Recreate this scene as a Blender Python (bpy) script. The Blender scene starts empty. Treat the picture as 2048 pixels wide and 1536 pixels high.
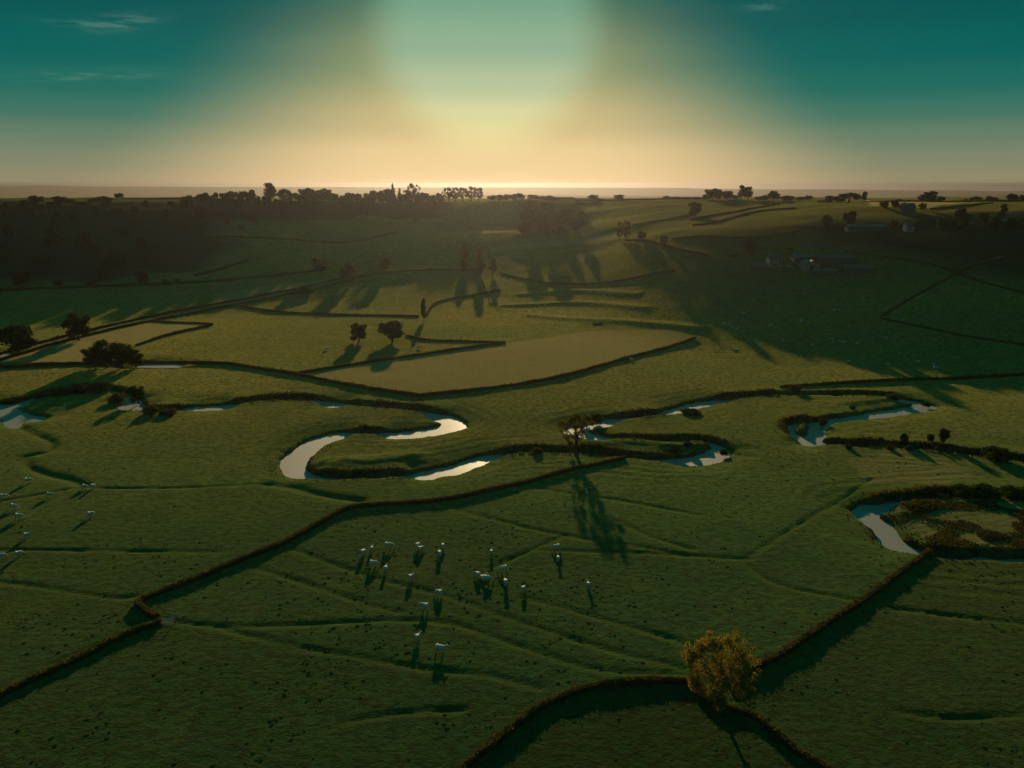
import bpy, math, random
import numpy as np

# ------------------------------------------------------------------ camera, sky, sun, exposure
scene = bpy.context.scene
COL = scene.collection
R = math.radians
IMG_W, IMG_H, FPX, HORIZON = 2048.0, 1536.0, 1577.0, 369.0
CAM_H = 90.0
PITCH = math.atan((IMG_H / 2 - HORIZON) / FPX)
SUN_EL, SUN_AZ = R(9.8), R(-1.7)            # azimuth measured from +Y, positive to the right

cam_d = bpy.data.cameras.new("camera")
cam = bpy.data.objects.new("camera", cam_d)
COL.objects.link(cam)
cam.location = (0, 0, CAM_H)
cam.rotation_euler = (math.pi / 2 - PITCH, 0, 0)
cam_d.sensor_width = 36.0
cam_d.lens = 36.0 * FPX / IMG_W
cam_d.clip_start = 1.0
cam_d.clip_end = 80000.0
scene.camera = cam

scene.view_settings.view_transform = 'Standard'
scene.view_settings.look = 'None'
scene.view_settings.gamma = 1.0
scene.view_settings.use_curve_mapping = False
scene.view_settings.exposure = 0.15
scene.render.engine = 'CYCLES'
cy = scene.cycles
cy.use_denoising = True
try:
    cy.denoiser = 'OPENIMAGEDENOISE'
except Exception:
    pass
cy.max_bounces = 5
cy.diffuse_bounces = 2
cy.glossy_bounces = 2
cy.transmission_bounces = 3
cy.transparent_max_bounces = 6
cy.volume_bounces = 0
cy.sample_clamp_indirect = 3.0
cy.use_adaptive_sampling = True
cy.adaptive_threshold = 0.02


def lin(c):
    out = []
    for v in c:
        v = v / 255.0
        out.append(v / 12.92 if v <= 0.04045 else ((v + 0.055) / 1.055) ** 2.4)
    return out


class NT:
    """small helper to write node trees"""
    def __init__(self, tree):
        self.t = tree
        self.n = tree.nodes
        self.l = tree.links

    def node(self, kind, **kw):
        nd = self.n.new(kind)
        for k, v in kw.items():
            setattr(nd, k, v)
        return nd

    def put(self, sock, v):
        if v is None:
            return
        if hasattr(v, 'is_linked') or hasattr(v, 'links'):
            self.l.new(v, sock)
        else:
            sock.default_value = v

    def math(self, op, a, b=None, c=None, clamp=False):
        nd = self.node('ShaderNodeMath', operation=op)
        nd.use_clamp = clamp
        for i, v in enumerate((a, b, c)):
            if v is not None:
                self.put(nd.inputs[i], v)
        return nd.outputs[0]

    def vmath(self, op, a, b=None):
        nd = self.node('ShaderNodeVectorMath', operation=op)
        self.put(nd.inputs[0], a)
        if b is not None:
            self.put(nd.inputs[1], b)
        return nd

    def ramp(self, fac, stops, interp='LINEAR'):
        nd = self.node('ShaderNodeValToRGB')
        cr = nd.color_ramp
        cr.interpolation = interp
        while len(cr.elements) < len(stops):
            cr.elements.new(0.5)
        for e, (p, c) in zip(cr.elements, stops):
            e.position = p
            e.color = (c[0], c[1], c[2], 1.0)
        self.put(nd.inputs[0], fac)
        return nd.outputs[0]

    def mix(self, fac, a, b, blend='MIX'):
        nd = self.node('ShaderNodeMix')
        nd.data_type = 'RGBA'
        nd.blend_type = blend
        self.put(nd.inputs[0], fac)
        for s, v in ((nd.inputs[6], a), (nd.inputs[7], b)):
            if isinstance(v, (tuple, list)):
                s.default_value = (v[0], v[1], v[2], 1.0)
            else:
                self.put(s, v)
        return nd.outputs[2]

    def smooth(self, v, lo, hi, a=0.0, b=1.0):
        nd = self.node('ShaderNodeMapRange')
        nd.interpolation_type = 'SMOOTHSTEP'
        self.put(nd.inputs[0], v)
        nd.inputs[1].default_value = lo
        nd.inputs[2].default_value = hi
        nd.inputs[3].default_value = a
        nd.inputs[4].default_value = b
        return nd.outputs[0]

    def noise(self, vec, scale, detail=3.0, rough=0.55, out=0):
        nd = self.node('ShaderNodeTexNoise')
        if vec is not None:
            self.put(nd.inputs['Vector'], vec)
        nd.inputs['Scale'].default_value = scale
        nd.inputs['Detail'].default_value = detail
        nd.inputs['Roughness'].default_value = rough
        return nd.outputs[out]


SUN_DIR = (math.sin(SUN_AZ) * math.cos(SUN_EL), math.cos(SUN_AZ) * math.cos(SUN_EL), math.sin(SUN_EL))


def build_world():
    w = bpy.data.worlds.new("World")
    scene.world = w
    w.use_nodes = True
    t = NT(w.node_tree)
    t.n.clear()
    geo = t.node('ShaderNodeTexCoord')
    d = geo.outputs['Generated']
    sep = t.node('ShaderNodeSeparateXYZ')
    t.put(sep.inputs[0], d)
    z = sep.outputs[2]
    el = t.math('MULTIPLY', t.math('ARCSINE', z), 180 / math.pi)             # elevation in degrees
    dot = t.vmath('DOT_PRODUCT', d, SUN_DIR).outputs['Value']
    ang = t.math('MULTIPLY', t.math('ARCCOSINE', t.math('MINIMUM', dot, 0.999999)), 180 / math.pi)
    # the clear evening sky: warm at the horizon, teal above
    e = t.math('DIVIDE', t.math('MAXIMUM', el, 0.0), 90.0)
    base = t.ramp(e, [(0.0, lin((150, 140, 108))), (1.5 / 90, lin((128, 133, 106))), (3.0 / 90, lin((100, 124, 102))), (4.5 / 90, lin((60, 113, 98))),
                      (6.0 / 90, lin((26, 104, 94))), (8.0 / 90, lin((0, 94, 90))), (10.5 / 90, lin((0, 83, 83))), (14 / 90, lin((0, 82, 82))),
                      (35 / 90, lin((14, 112, 111))), (1.0, lin((24, 124, 123)))], 'EASE')
    # the sun's wide glow in the low air: strongest below and round the sun
    gl = t.ramp(e, [(0.0, lin((240, 203, 148))), (2.0 / 90, lin((232, 200, 146))), (4.0 / 90, lin((204, 182, 130))),
                    (8.0 / 90, lin((152, 156, 110))), (13 / 90, lin((98, 132, 98))), (1.0, lin((80, 124, 104)))], 'EASE')
    low = t.math('MAXIMUM', t.math('SUBTRACT', 5.0, el), 0.0)
    high = t.math('MAXIMUM', t.math('SUBTRACT', el, 5.0), 0.0)
    ea = t.math('ADD', t.math('SUBTRACT', ang, t.math('MULTIPLY', low, 1.25)), t.math('MULTIPLY', high, 1.1))
    f1 = t.math('POWER', t.smooth(ea, 5.5, 24.0, 1.0, 0.0), 1.1)
    c = t.mix(f1, base, gl)
    # the pale aureole close round the sun
    au = t.ramp(e, [(0.0, lin((246, 228, 165))), (3.0 / 90, lin((238, 222, 158))), (4.6 / 90, lin((214, 209, 157))),
                    (6.6 / 90, lin((176, 188, 150))), (9.0 / 90, lin((138, 169, 140))), (12 / 90, lin((110, 155, 130))), (1.0, lin((104, 152, 130)))], 'EASE')
    c = t.mix(t.smooth(ang, 4.9, 8.9, 1.0, 0.0), c, au)
    # a few thin wisps of cloud
    az = t.math('MULTIPLY', t.math('ARCTAN2', sep.outputs[0], sep.outputs[1]), 180 / math.pi)
    mp = t.node('ShaderNodeMapping')
    mp.inputs['Scale'].default_value = (14.0, 14.0, 110.0)
    mp.inputs['Rotation'].default_value = (0.0, R(-9), 0.0)
    t.put(mp.inputs['Vector'], d)
    n = t.noise(mp.outputs[0], 1.6, 6.0, 0.65)
    tot = None
    for px, py, wa, we, tilt, amt in [(243, 45, 2.0, 0.42, -0.16, 0.28), (185, 150, 3.4, 0.30, -0.10, 0.22), (600, 82, 1.3, 0.25, -0.10, 0.2), (1530, 12, 1.4, 0.30, 0.0, 0.2),
                                      (30, 275, 3.0, 0.25, 0.0, 0.12), (120, 45, 1.6, 0.3, 0.0, 0.15)]:
        a0, b0 = (px - IMG_W / 2) / FPX, (IMG_H / 2 - py) / FPX
        vy, vz = math.cos(PITCH) + b0 * math.sin(PITCH), -math.sin(PITCH) + b0 * math.cos(PITCH)
        az0 = math.degrees(math.atan2(a0, vy))
        el0 = math.degrees(math.atan2(vz, math.hypot(a0, vy)))
        da = t.math('SUBTRACT', az, az0)
        de = t.math('ADD', t.math('SUBTRACT', el, el0), t.math('MULTIPLY', da, tilt))
        q2 = t.math('ADD', t.math('POWER', t.math('DIVIDE', da, wa), 2.0), t.math('POWER', t.math('DIVIDE', de, we), 2.0))
        g = t.math('MULTIPLY', t.math('EXPONENT', t.math('MULTIPLY', q2, -1.0)), amt)
        tot = g if tot is None else t.math('ADD', tot, g)
    wis = t.math('MULTIPLY', tot, t.smooth(n, 0.40, 0.68), clamp=True)
    c = t.mix(wis, c, lin((140, 178, 158)))
    sky = t.node('ShaderNodeTexSky')
    sky.sky_type = 'NISHITA'
    sky.sun_disc = False
    sky.sun_elevation = SUN_EL
    sky.sun_rotation = SUN_AZ
    sky.air_density = 1.2
    sky.dust_density = 2.0
    b1 = t.node('ShaderNodeBackground')
    t.put(b1.inputs[0], c)
    b1.inputs[1].default_value = 0.92
    tint = t.mix(1.0, sky.outputs[0], (0.35, 1.0, 0.75), 'MULTIPLY')
    b2 = t.node('ShaderNodeBackground')
    t.put(b2.inputs[0], tint)
    b2.inputs[1].default_value = 0.0006
    add = t.node('ShaderNodeAddShader')
    t.l.new(b1.outputs[0], add.inputs[0])
    t.l.new(b2.outputs[0], add.inputs[1])
    out = t.node('ShaderNodeOutputWorld')
    t.l.new(add.outputs[0], out.inputs[0])


build_world()

sun_d = bpy.data.lights.new("sun", 'SUN')
sun_d.energy = 5.0
sun_d.angle = R(0.6)
sun_d.color = (1.0, 0.78, 0.44)
sun = bpy.data.objects.new("sun", sun_d)
COL.objects.link(sun)
sun.location = (0, 0, 300)
# a sun lamp shines along its local -Z
sun.rotation_euler = (math.pi / 2 - SUN_EL, 0, math.pi - SUN_AZ)

rng = np.random.default_rng(7)
random.seed(7)


# ------------------------------------------------------------------ terrain shape
def vnoise(x, y, scale, seed):
    """smooth value noise in -1..1"""
    g = np.random.default_rng(seed).uniform(-1, 1, (256, 256))
    u, v = np.asarray(x) / scale + 1000.37, np.asarray(y) / scale + 1000.71
    i, j = np.floor(u).astype(int), np.floor(v).astype(int)
    fu, fv = u - i, v - j
    fu, fv = fu * fu * (3 - 2 * fu), fv * fv * (3 - 2 * fv)
    i0, j0, i1, j1 = i % 256, j % 256, (i + 1) % 256, (j + 1) % 256
    return (g[i0, j0] * (1 - fu) + g[i1, j0] * fu) * (1 - fv) + (g[i0, j1] * (1 - fu) + g[i1, j1] * fu) * fv


COLS = [  # lateral slope X/Y, profile of (distance, height)
    (-0.95, [(560, 0), (600, 4), (700, 25), (900, 64), (950, 71), (1060, 74), (1350, 64), (1600, 50)]),
    (-0.65, [(540, 0), (590, 4), (700, 25), (900, 63), (950, 70), (1040, 73), (1350, 64), (1600, 50)]),
    (-0.43, [(550, 0), (600, 4), (700, 23), (900, 61), (960, 70), (1050, 73), (1350, 64), (1600, 50)]),
    (-0.205, [(610, 1), (690, 8), (820, 31), (960, 57), (1030, 69), (1100, 72), (1350, 65), (1600, 50)]),
    (-0.10, [(640, 2), (720, 9), (800, 17), (870, 29), (910, 34), (960, 37), (1110, 68), (1180, 71), (1350, 66), (1600, 50)]),
    (-0.02, [(620, 2), (700, 8), (795, 16), (870, 34), (905, 38), (960, 39), (1120, 68), (1190, 70.5), (1350, 66), (1600, 50)]),
    (0.10, [(570, 1), (660, 10), (760, 24), (840, 39), (890, 44), (960, 46), (1100, 68), (1180, 71), (1350, 67), (1600, 50)]),
    (0.17, [(490, 1), (560, 12), (650, 31), (720, 45), (790, 49), (900, 58), (1060, 69), (1130, 71), (1350, 68), (1600, 50)]),
    (0.25, [(430, 0), (470, 4), (560, 25), (640, 43), (690, 51), (770, 56.5), (1000, 67.5), (1080, 71), (1350, 68), (1600, 50)]),
    (0.43, [(400, 0), (440, 4), (540, 28), (620, 46), (700, 62), (760, 69), (860, 72), (1350, 68), (1600, 50)]),
    (0.65, [(370, 0), (405, 4), (500, 27), (600, 51), (680, 66.5), (740, 70.5), (830, 72), (1350, 68), (1600, 50)]),
    (0.95, [(350, 0), (390, 3), (490, 24), (590, 45), (670, 62), (740, 70), (820, 72), (1350, 68), (1600, 50)]),
]
YT = np.arange(0.0, 2000.0, 8.0)
ST = np.linspace(-0.95, 0.95, 96)


def build_table():
    k = np.hanning(9)
    k /= k.sum()
    rows = []
    for s, prof in COLS:
        ys = [0, prof[0][0] - 60] + [p[0] for p in prof]
        zs = [0, 0] + [p[1] for p in prof]
        z = np.interp(YT, ys, zs)
        z = np.convolve(np.pad(z, 4, mode='edge'), k, mode='valid')
        rows.append(z)
    rows = np.array(rows)
    sc = np.array([c[0] for c in COLS])
    out = np.array([np.interp(ST, sc, rows[:, j]) for j in range(len(YT))]).T
    k2 = np.hanning(9)
    k2 /= k2.sum()
    return np.array([np.convolve(np.pad(out[:, j], 4, mode='edge'), k2, mode='valid') for j in range(len(YT))]).T


ZT = build_table()


def zbase(X, Y):
    X, Y = np.asarray(X, float), np.asarray(Y, float)
    Yc = np.clip(Y, 1.0, 1990.0)
    s = np.clip(X / np.maximum(Y, 1.0), -0.949, 0.949)
    fi = (s - ST[0]) / (ST[1] - ST[0])
    fj = Yc / 8.0
    i = np.clip(fi.astype(int), 0, len(ST) - 2)
    j = np.clip(fj.astype(int), 0, len(YT) - 2)
    a, b = fi - i, fj - j
    z = (ZT[i, j] * (1 - a) + ZT[i + 1, j] * a) * (1 - b) + (ZT[i, j + 1] * (1 - a) + ZT[i + 1, j + 1] * a) * b
    # far side: the plateau falls to a wide plain with low hills on the horizon
    f = np.clip((Y - 1500) / 2200.0, 0, 1)
    f = f * f * (3 - 2 * f)
    farz = -72 + 6 * vnoise(X, Y, 1500.0, 5) + 4 * vnoise(X, Y, 500.0, 6)
    hz = np.interp(X / np.maximum(Y, 1), [-1, -0.66, -0.62, -0.586, -0.545, -0.50, -0.395, -0.2, 0.0, 0.12, 0.24, 0.36, 0.43, 0.50, 0.545, 0.595, 0.65, 1],
                   [52, 54, 60, 76, 58, 50, 46, 42, 38, 30, 16, 4, -4, -22, -10, -40, -28, -30])
    h1 = np.clip((Y - 9500) / 3000.0, 0, 1) * np.clip((16500 - Y) / 3000.0, 0, 1)
    farz = farz + (hz + 80 + 4 * vnoise(X, Y, 700.0, 8)) * h1 * h1 * (3 - 2 * h1)
    h2 = np.exp(-((Y - 6700 - 500 * vnoise(X, Y * 0, 1800.0, 10)) / 800.0) ** 2)
    farz = farz + 74 * h2 * (1 + 0.22 * vnoise(X, Y, 1100.0, 9))
    farz = farz - 400 * np.clip((Y - 16500) / 9000.0, 0, 1)
    z = z * (1 - f) + farz * f
    hill = np.clip((Y - 560) / 200.0, 0, 1) * np.clip(z / 12.0, 0, 1)
    z = z + hill * (1.6 * vnoise(X, Y, 70.0, 11) + 0.8 * vnoise(X, Y, 28.0, 12)) * (1 - f)
    z = z + 0.22 * vnoise(X, Y, 38.0, 13) + 0.10 * vnoise(X, Y, 13.0, 14)
    return z


CP, SP = math.cos(PITCH), math.sin(PITCH)


def ray(px, py):
    a, b = (px - IMG_W / 2) / FPX, (IMG_H / 2 - py) / FPX
    return np.array([a, CP + b * SP, -SP + b * CP])


_TS = np.concatenate([np.arange(60, 500, 1.0), np.arange(500, 2000, 2.0), np.arange(2000, 20000, 40.0)])


def ground(px, py):
    """the place on the terrain that the photograph shows at this pixel"""
    d = ray(px, py)
    P = d[None, :] * _TS[:, None]
    z = CAM_H + P[:, 2] - zbase(P[:, 0], P[:, 1])
    k = np.argmax(z < 0)
    if z[k] >= 0:
        k = len(_TS) - 1
    k = max(k, 1)
    t = _TS[k - 1] + (_TS[k] - _TS[k - 1]) * z[k - 1] / (z[k - 1] - z[k] + 1e-9)
    X, Y = d[0] * t, d[1] * t
    return X, Y, float(zbase(X, Y)), t


def catmull(P, step):
    P = np.array(P, float)
    if len(P) == 2:
        n = max(2, int(np.linalg.norm(P[1, :2] - P[0, :2]) / step) + 1)
        return P[0] + (P[1] - P[0]) * np.linspace(0, 1, n)[:, None]
    out = []
    Q = np.vstack([2 * P[0] - P[1], P, 2 * P[-1] - P[-2]])
    for i in range(1, len(Q) - 2):
        p0, p1, p2, p3 = Q[i - 1], Q[i], Q[i + 1], Q[i + 2]
        n = max(1, int(np.linalg.norm((p2 - p1)[:2]) / step))
        t = (np.arange(n) / n)[:, None]
        out.append(0.5 * ((2 * p1) + (-p0 + p2) * t + (2 * p0 - 5 * p1 + 4 * p2 - p3) * t ** 2 + (-p0 + 3 * p1 - 3 * p2 + p3) * t ** 3))
    out.append(P[-1][None, :])
    return np.vstack(out)


def gline(pix, step=3.0):
    pts = []
    for p in pix:
        X, Y, Z, t = ground(p[0], p[1])
        pts.append((X, Y) + tuple(p[2:]))
    return catmull(pts, step)


# ---- river course: pixel x, y, half width (m), width of the near bank (m)
RIVER = [(-160, 792, 5, 5), (-60, 800, 5, 8), (5, 806, 5, 11), (32, 803, 4, 8), (75, 790, 4, 2), (150, 776, 4, 2), (215, 776, 4, 2), (252, 788, 5, 4), (268, 803, 6, 10),
         (292, 815, 4.5, 4), (335, 817, 4, 2), (400, 810, 4.5, 7), (450, 806, 4.5, 7), (490, 801, 4, 2), (560, 795, 4, 2), (630, 796, 4, 3),
         (676, 802, 4.5, 7), (720, 806, 4, 2), (790, 812, 4, 2), (850, 818, 4.5, 3), (888, 828, 5.5, 8), (908, 839, 6, 10), (880, 850, 5.5, 9),
         (835, 858, 5, 9), (790, 861, 4.5, 8), (740, 861, 3.5, 2), (690, 860, 3.5, 7), (645, 870, 4.5, 8), (612, 888, 5.5, 8), (590, 912, 5.5, 8),
         (600, 936, 5, 8), (640, 948, 4, 4), (700, 951, 3.5, 1.6), (780, 947, 3.5, 2), (850, 938, 4.2, 8), (900, 928, 5, 8), (945, 915, 4.5, 7),
         (985, 905, 4, 6), (1050, 899, 3.5, 1.8), (1110, 899, 3.5, 3), (1170, 902, 3.5, 2), (1230, 908, 3.5, 1.6), (1300, 913, 3.5, 1.6), (1360, 913, 4.5, 8),
         (1410, 906, 6, 10), (1440, 893, 4.5, 6), (1425, 882, 3.5, 2), (1380, 876, 3.5, 1.6), (1320, 879, 3.5, 3), (1260, 876, 3.5, 2), (1205, 868, 4.2, 7),
         (1165, 858, 4.8, 8), (1150, 850, 5, 8), (1185, 842, 4.5, 8), (1215, 834, 4, 6), (1270, 830, 3.5, 2), (1320, 824, 3.5, 3), (1350, 814, 4.5, 7), (1385, 804, 5, 7),
         (1430, 796, 4.5, 6), (1480, 791, 3.5, 2), (1560, 787, 3.5, 1.6), (1680, 787, 3.5, 1.6), (1760, 788, 3.5, 2), (1812, 795, 4.5, 7), (1846, 803, 5.5, 9),
         (1815, 811, 5.5, 9), (1770, 818, 5, 8), (1725, 826, 4.5, 6), (1680, 832, 4, 5), (1640, 839, 4, 5), (1590, 842, 3.5, 2), (1582, 852, 3.5, 2), (1600, 868, 4, 4), (1632, 876, 4.5, 7),
         (1690, 886, 3.5, 1.6), (1760, 889, 3.5, 2), (1860, 895, 3.5, 2), (1960, 907, 3.5, 2), (2060, 920, 4, 2), (2180, 945, 5, 3), (2180, 975, 5, 3), (2060, 988, 4, 2),
         (1960, 985, 4, 1.6), (1880, 990, 4, 1.6), (1800, 998, 4, 2), (1745, 1006, 4.4, 6), (1728, 1014, 4.4, 6), (1752, 1034, 4.6, 6), (1775, 1062, 4.6, 6), (1812, 1086, 4.2, 6),
         (1850, 1100, 3.5, 4), (1910, 1108, 3.5, 2), (1980, 1110, 3.5, 2), (2045, 1112, 4, 2.5), (2140, 1125, 4, 3), (2300, 1140, 4, 3)]
POOLS = [[(10, 812, 4, 6), (36, 822, 4, 10), (62, 828, 4.5, 12), (74, 829, 3, 8)], [(40, 826, 4, 10), (34, 840, 3, 7), (28, 848, 2, 4)],
         [(1640, 838, 3, 5), (1632, 850, 3.2, 5), (1628, 866, 3.6, 5), (1626, 876, 4, 7)],
         [(296, 724, 3.2, 9), (325, 724, 3.2, 9), (352, 725, 2.4, 7)], [(-20, 705, 3, 8), (6, 704, 3, 8)], [(1190, 650, 0.5, 3.5), (1200, 650.6, 0.5, 3.5)]]
DITCHES = [
    [(-60, 1099), (120, 1100), (300, 1102), (440, 1104)], [(-40, 1160), (60, 1170), (140, 1183), (235, 1196), (268, 1192)],
    [(330, 1240), (430, 1251), (560, 1250), (650, 1246), (800, 1240), (900, 1246), (980, 1270), (1080, 1305), (1180, 1335), (1280, 1346), (1370, 1346)],
    [(420, 1250), (560, 1285), (700, 1311), (850, 1336), (980, 1351), (1080, 1376)],
    [(580, 1095), (660, 1125), (760, 1158), (880, 1188), (980, 1222), (1100, 1262), (1220, 1300), (1370, 1336)],
    [(480, 1125), (560, 1150), (640, 1176), (740, 1210), (800, 1224)],
    [(870, 1004), (960, 1031), (1060, 1056), (1160, 1076), (1300, 1096), (1380, 1110), (1500, 1117)],
    [(1060, 972), (1160, 990), (1250, 1002), (1400, 1030)], [(1135, 1068), (1060, 1100), (980, 1136)],
    [(1490, 1118), (1600, 1046), (1700, 985), (1742, 958)], [(1490, 1125), (1540, 1162), (1620, 1184), (1712, 1200)],
    [(1050, 1195), (1200, 1236), (1340, 1276), (1420, 1302)], [(1060, 1100), (1180, 1103), (1300, 1106), (1490, 1119)],
    [(180, 975), (330, 976), (450, 971), (540, 966)], [(-40, 1008), (60, 992), (168, 972)],
    [(1790, 1216), (1900, 1231), (2080, 1250)], [(1790, 1420), (1900, 1436), (2090, 1424)], [(1230, 1040), (1300, 1072), (1390, 1100)],
    [(680, 1445), (800, 1425), (930, 1418)], [(100, 1330), (250, 1270), (330, 1255)],
]
BIGDITCH = [[(540, 966), (590, 974), (650, 990), (720, 1000)],
            [(30, 850), (70, 868), (102, 884), (96, 902), (52, 912), (56, 932), (95, 948), (140, 958), (170, 972)],
            [(-30, 735), (180, 731), (300, 730), (420, 731)]]
BANKS = [[(1040, 590), (1150, 582), (1270, 590)], [(1010, 612), (1150, 606), (1290, 617)], [(1060, 632), (1200, 641), (1400, 658)],
         [(655, 922), (720, 924), (820, 912)], [(1180, 888), (1260, 886), (1330, 892)]]
TAN_FIELDS = [[(592, 750), (835, 792), (1000, 773), (1130, 750), (1260, 712), (1388, 675), (1340, 656), (1180, 662), (1010, 687), (790, 718)],
              [(20, 722), (90, 695), (200, 668), (300, 645), (425, 649), (340, 668), (270, 690), (200, 724)],
              [(1150, 478), (1240, 462), (1250, 476), (1130, 490), (980, 505), (975, 492)],
              [(420, 590), (690, 552), (700, 556), (520, 598), (430, 615)],
              [(1730, 400), (1960, 404), (1860, 417), (1740, 412)]]

# ------------------------------------------------------------------ ground sheet
gx = [0.0]
while gx[-1] < 21000:
    x = gx[-1]
    gx.append(x + (0.85 if x < 175 else 1.6 if x < 340 else 4.0 if x < 760 else max(6, (x - 760) * 0.12 + 6)))
gx = np.array(gx)
gx = np.concatenate([-gx[:0:-1], gx])
gy = [-3000.0, -1200, -500, -220, -100, -40, 0, 30, 50, 64, 74, 82, 88]
while gy[-1] < 19000:
    y = gy[-1]
    gy.append(y + (0.85 if y < 275 else 1.5 if y < 480 else 3.2 if y < 1250 else max(8, (y - 1250) * 0.035 + 8)))
gy = np.array(gy)
GX, GY = np.meshgrid(gx, gy, indexing='ij')
GZ = zbase(GX, GY)


class Field:
    """distance to a set of lines, kept on the ground grid, with the nearest line's values"""
    def __init__(self, reach):
        self.r = reach
        self.d = np.full(GX.shape, 1e3)
        self.v = None

    def add(self, pts):
        if self.v is None:
            self.v = np.zeros(GX.shape + (pts.shape[1] - 2 + 1,))
        for a, b in zip(pts[:-1], pts[1:]):
            x0, x1 = min(a[0], b[0]) - self.r, max(a[0], b[0]) + self.r
            y0, y1 = min(a[1], b[1]) - self.r, max(a[1], b[1]) + self.r
            i0, i1 = np.searchsorted(gx, [x0, x1])
            j0, j1 = np.searchsorted(gy, [y0, y1])
            if i1 <= i0 or j1 <= j0:
                continue
            X, Y = GX[i0:i1, j0:j1], GY[i0:i1, j0:j1]
            e = (b - a)[:2]
            L = max(float(e @ e), 1e-6)
            t = np.clip(((X - a[0]) * e[0] + (Y - a[1]) * e[1]) / L, 0, 1)
            dx, dy = X - (a[0] + t * e[0]), Y - (a[1] + t * e[1])
            d = np.hypot(dx, dy)
            sub = self.d[i0:i1, j0:j1]
            m = d < sub
            sub[m] = d[m]
            for q in range(pts.shape[1] - 2):
                self.v[i0:i1, j0:j1, q][m] = (a[2 + q] + t * (b[2 + q] - a[2 + q]))[m]
            self.v[i0:i1, j0:j1, -1][m] = (dy / np.maximum(d, 1e-3))[m]


riv = Field(26.0)
RIVER = [(p[0], p[1], p[2] * (0.38 if p[3] <= 3 else 0.36), p[3] if p[3] <= 3 else p[3] * 0.72) for p in RIVER]
RIVER_PTS = gline(RIVER, 2.5)
riv.add(RIVER_PTS)
for p in POOLS:
    riv.add(gline([(a, b, c * 0.6, d * 0.75) for a, b, c, d in p], 2.5))
hw, nb, ny = riv.v[..., 0], riv.v[..., 1], riv.v[..., 2]


def blur(A, n=2):
    for _ in range(n):
        A = (np.roll(A, 1, 0) + np.roll(A, -1, 0) + A) / 3.0
        A = (np.roll(A, 1, 1) + np.roll(A, -1, 1) + A) / 3.0
    return A


hw, nb, ny = blur(hw), blur(nb), blur(ny)
near = np.clip(0.5 - 0.5 * ny, 0, 1)
near = near * near * (3 - 2 * near)
bw = 1.5 + (np.maximum(nb, 1.5) - 1.5) * near
dn = riv.d + 0.9 * vnoise(GX, GY, 5.0, 31) + 0.5 * vnoise(GX, GY, 2.2, 32)
cc = np.clip((dn - hw) / np.maximum(bw, 0.5), 0, 1)
carve = 1 - cc * cc * (3 - 2 * cc)
carve[riv.d > 900] = 0
# the valley near the river is level at the pools further up
FLOOR = np.where(riv.d < 900, 0.0, 0.0)
rise = np.clip((14 - dn) / 10.0, 0, 1) * (riv.d < 900)
GZ = GZ + 0.35 * rise * (1 - carve) * np.clip(ny + 0.3, 0, 1)          # slight levee on the outer side
vis = np.clip((nb - 2.8) / 2.4, 0, 1) * (riv.d < 900)
GZ = GZ - 1.5 * vis * np.exp(-(np.maximum(dn - hw, 0) / 9.0) ** 2)     # low shores where the water lies open
GZ = np.where(riv.d < 900, np.maximum(GZ - 2.7 * carve, -2.9), GZ)

scroll = np.clip((dn - hw - 4) / 5.0, 0, 1) * np.clip((26 - dn) / 8.0, 0, 1) * (riv.d < 900) * np.clip(0.5 + 0.8 * vnoise(GX, GY, 30.0, 34), 0, 1)
GZ = GZ + 0.08 * scroll * np.sin(dn * 1.15 + 2.0 * vnoise(GX, GY, 14.0, 35))

dit = Field(3.0)
for p in DITCHES:
    dit.add(gline(p, 3.0))
wob = 0.25 * vnoise(GX, GY, 3.5, 33)
GZ = GZ - (0.32 + 0.12 * vnoise(GX, GY, 9.0, 37)) * np.exp(-((dit.d + wob) / 0.62) ** 2) * (dit.d < 20)
big = Field(7.0)
for p in BIGDITCH:
    big.add(gline(p, 3.0))
GZ = GZ - 0.7 * np.exp(-((big.d + wob) / 2.0) ** 2) * (big.d < 20)
bank = Field(16.0)
for p in BANKS:
    bank.add(gline(p, 4.0))
GZ = GZ + 1.1 * np.exp(-(bank.d / 5.0) ** 2) * (bank.d < 40)


def inside(poly, X, Y):
    c = np.zeros(X.shape, bool)
    n = len(poly)
    for i in range(n):
        x1, y1 = poly[i]
        x2, y2 = poly[(i + 1) % n]
        m = ((y1 > Y) != (y2 > Y)) & (X < (x2 - x1) * (Y - y1) / (y2 - y1 + 1e-9) + x1)
        c ^= m
    return c


tan_a = np.zeros(GX.shape)
for f in TAN_FIELDS:
    poly = [ground(*p)[:2] for p in f]
    tan_a[inside(poly, GX + 1.5 * vnoise(GX, GY, 9, 41), GY)] = 1.0
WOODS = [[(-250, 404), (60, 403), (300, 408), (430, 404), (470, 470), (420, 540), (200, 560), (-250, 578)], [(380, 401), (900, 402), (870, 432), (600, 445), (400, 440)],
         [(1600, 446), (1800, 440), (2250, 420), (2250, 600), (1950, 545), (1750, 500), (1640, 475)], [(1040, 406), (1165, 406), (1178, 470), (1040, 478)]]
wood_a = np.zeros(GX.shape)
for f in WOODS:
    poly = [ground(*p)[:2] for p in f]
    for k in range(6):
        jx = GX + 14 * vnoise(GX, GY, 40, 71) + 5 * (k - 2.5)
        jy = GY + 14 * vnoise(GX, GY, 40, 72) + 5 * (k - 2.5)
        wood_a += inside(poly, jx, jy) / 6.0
wood_a += 0.85 * inside([(-1100, 900), (-330, 930), (-300, 1010), (-420, 1120), (-1100, 1120)], GX + 25 * vnoise(GX, GY, 60, 74), GY + 12 * vnoise(GX, GY, 50, 75))  # same dark colour laid over the left plateau grass
wood_a = np.clip(wood_a, 0, 1)
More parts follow.
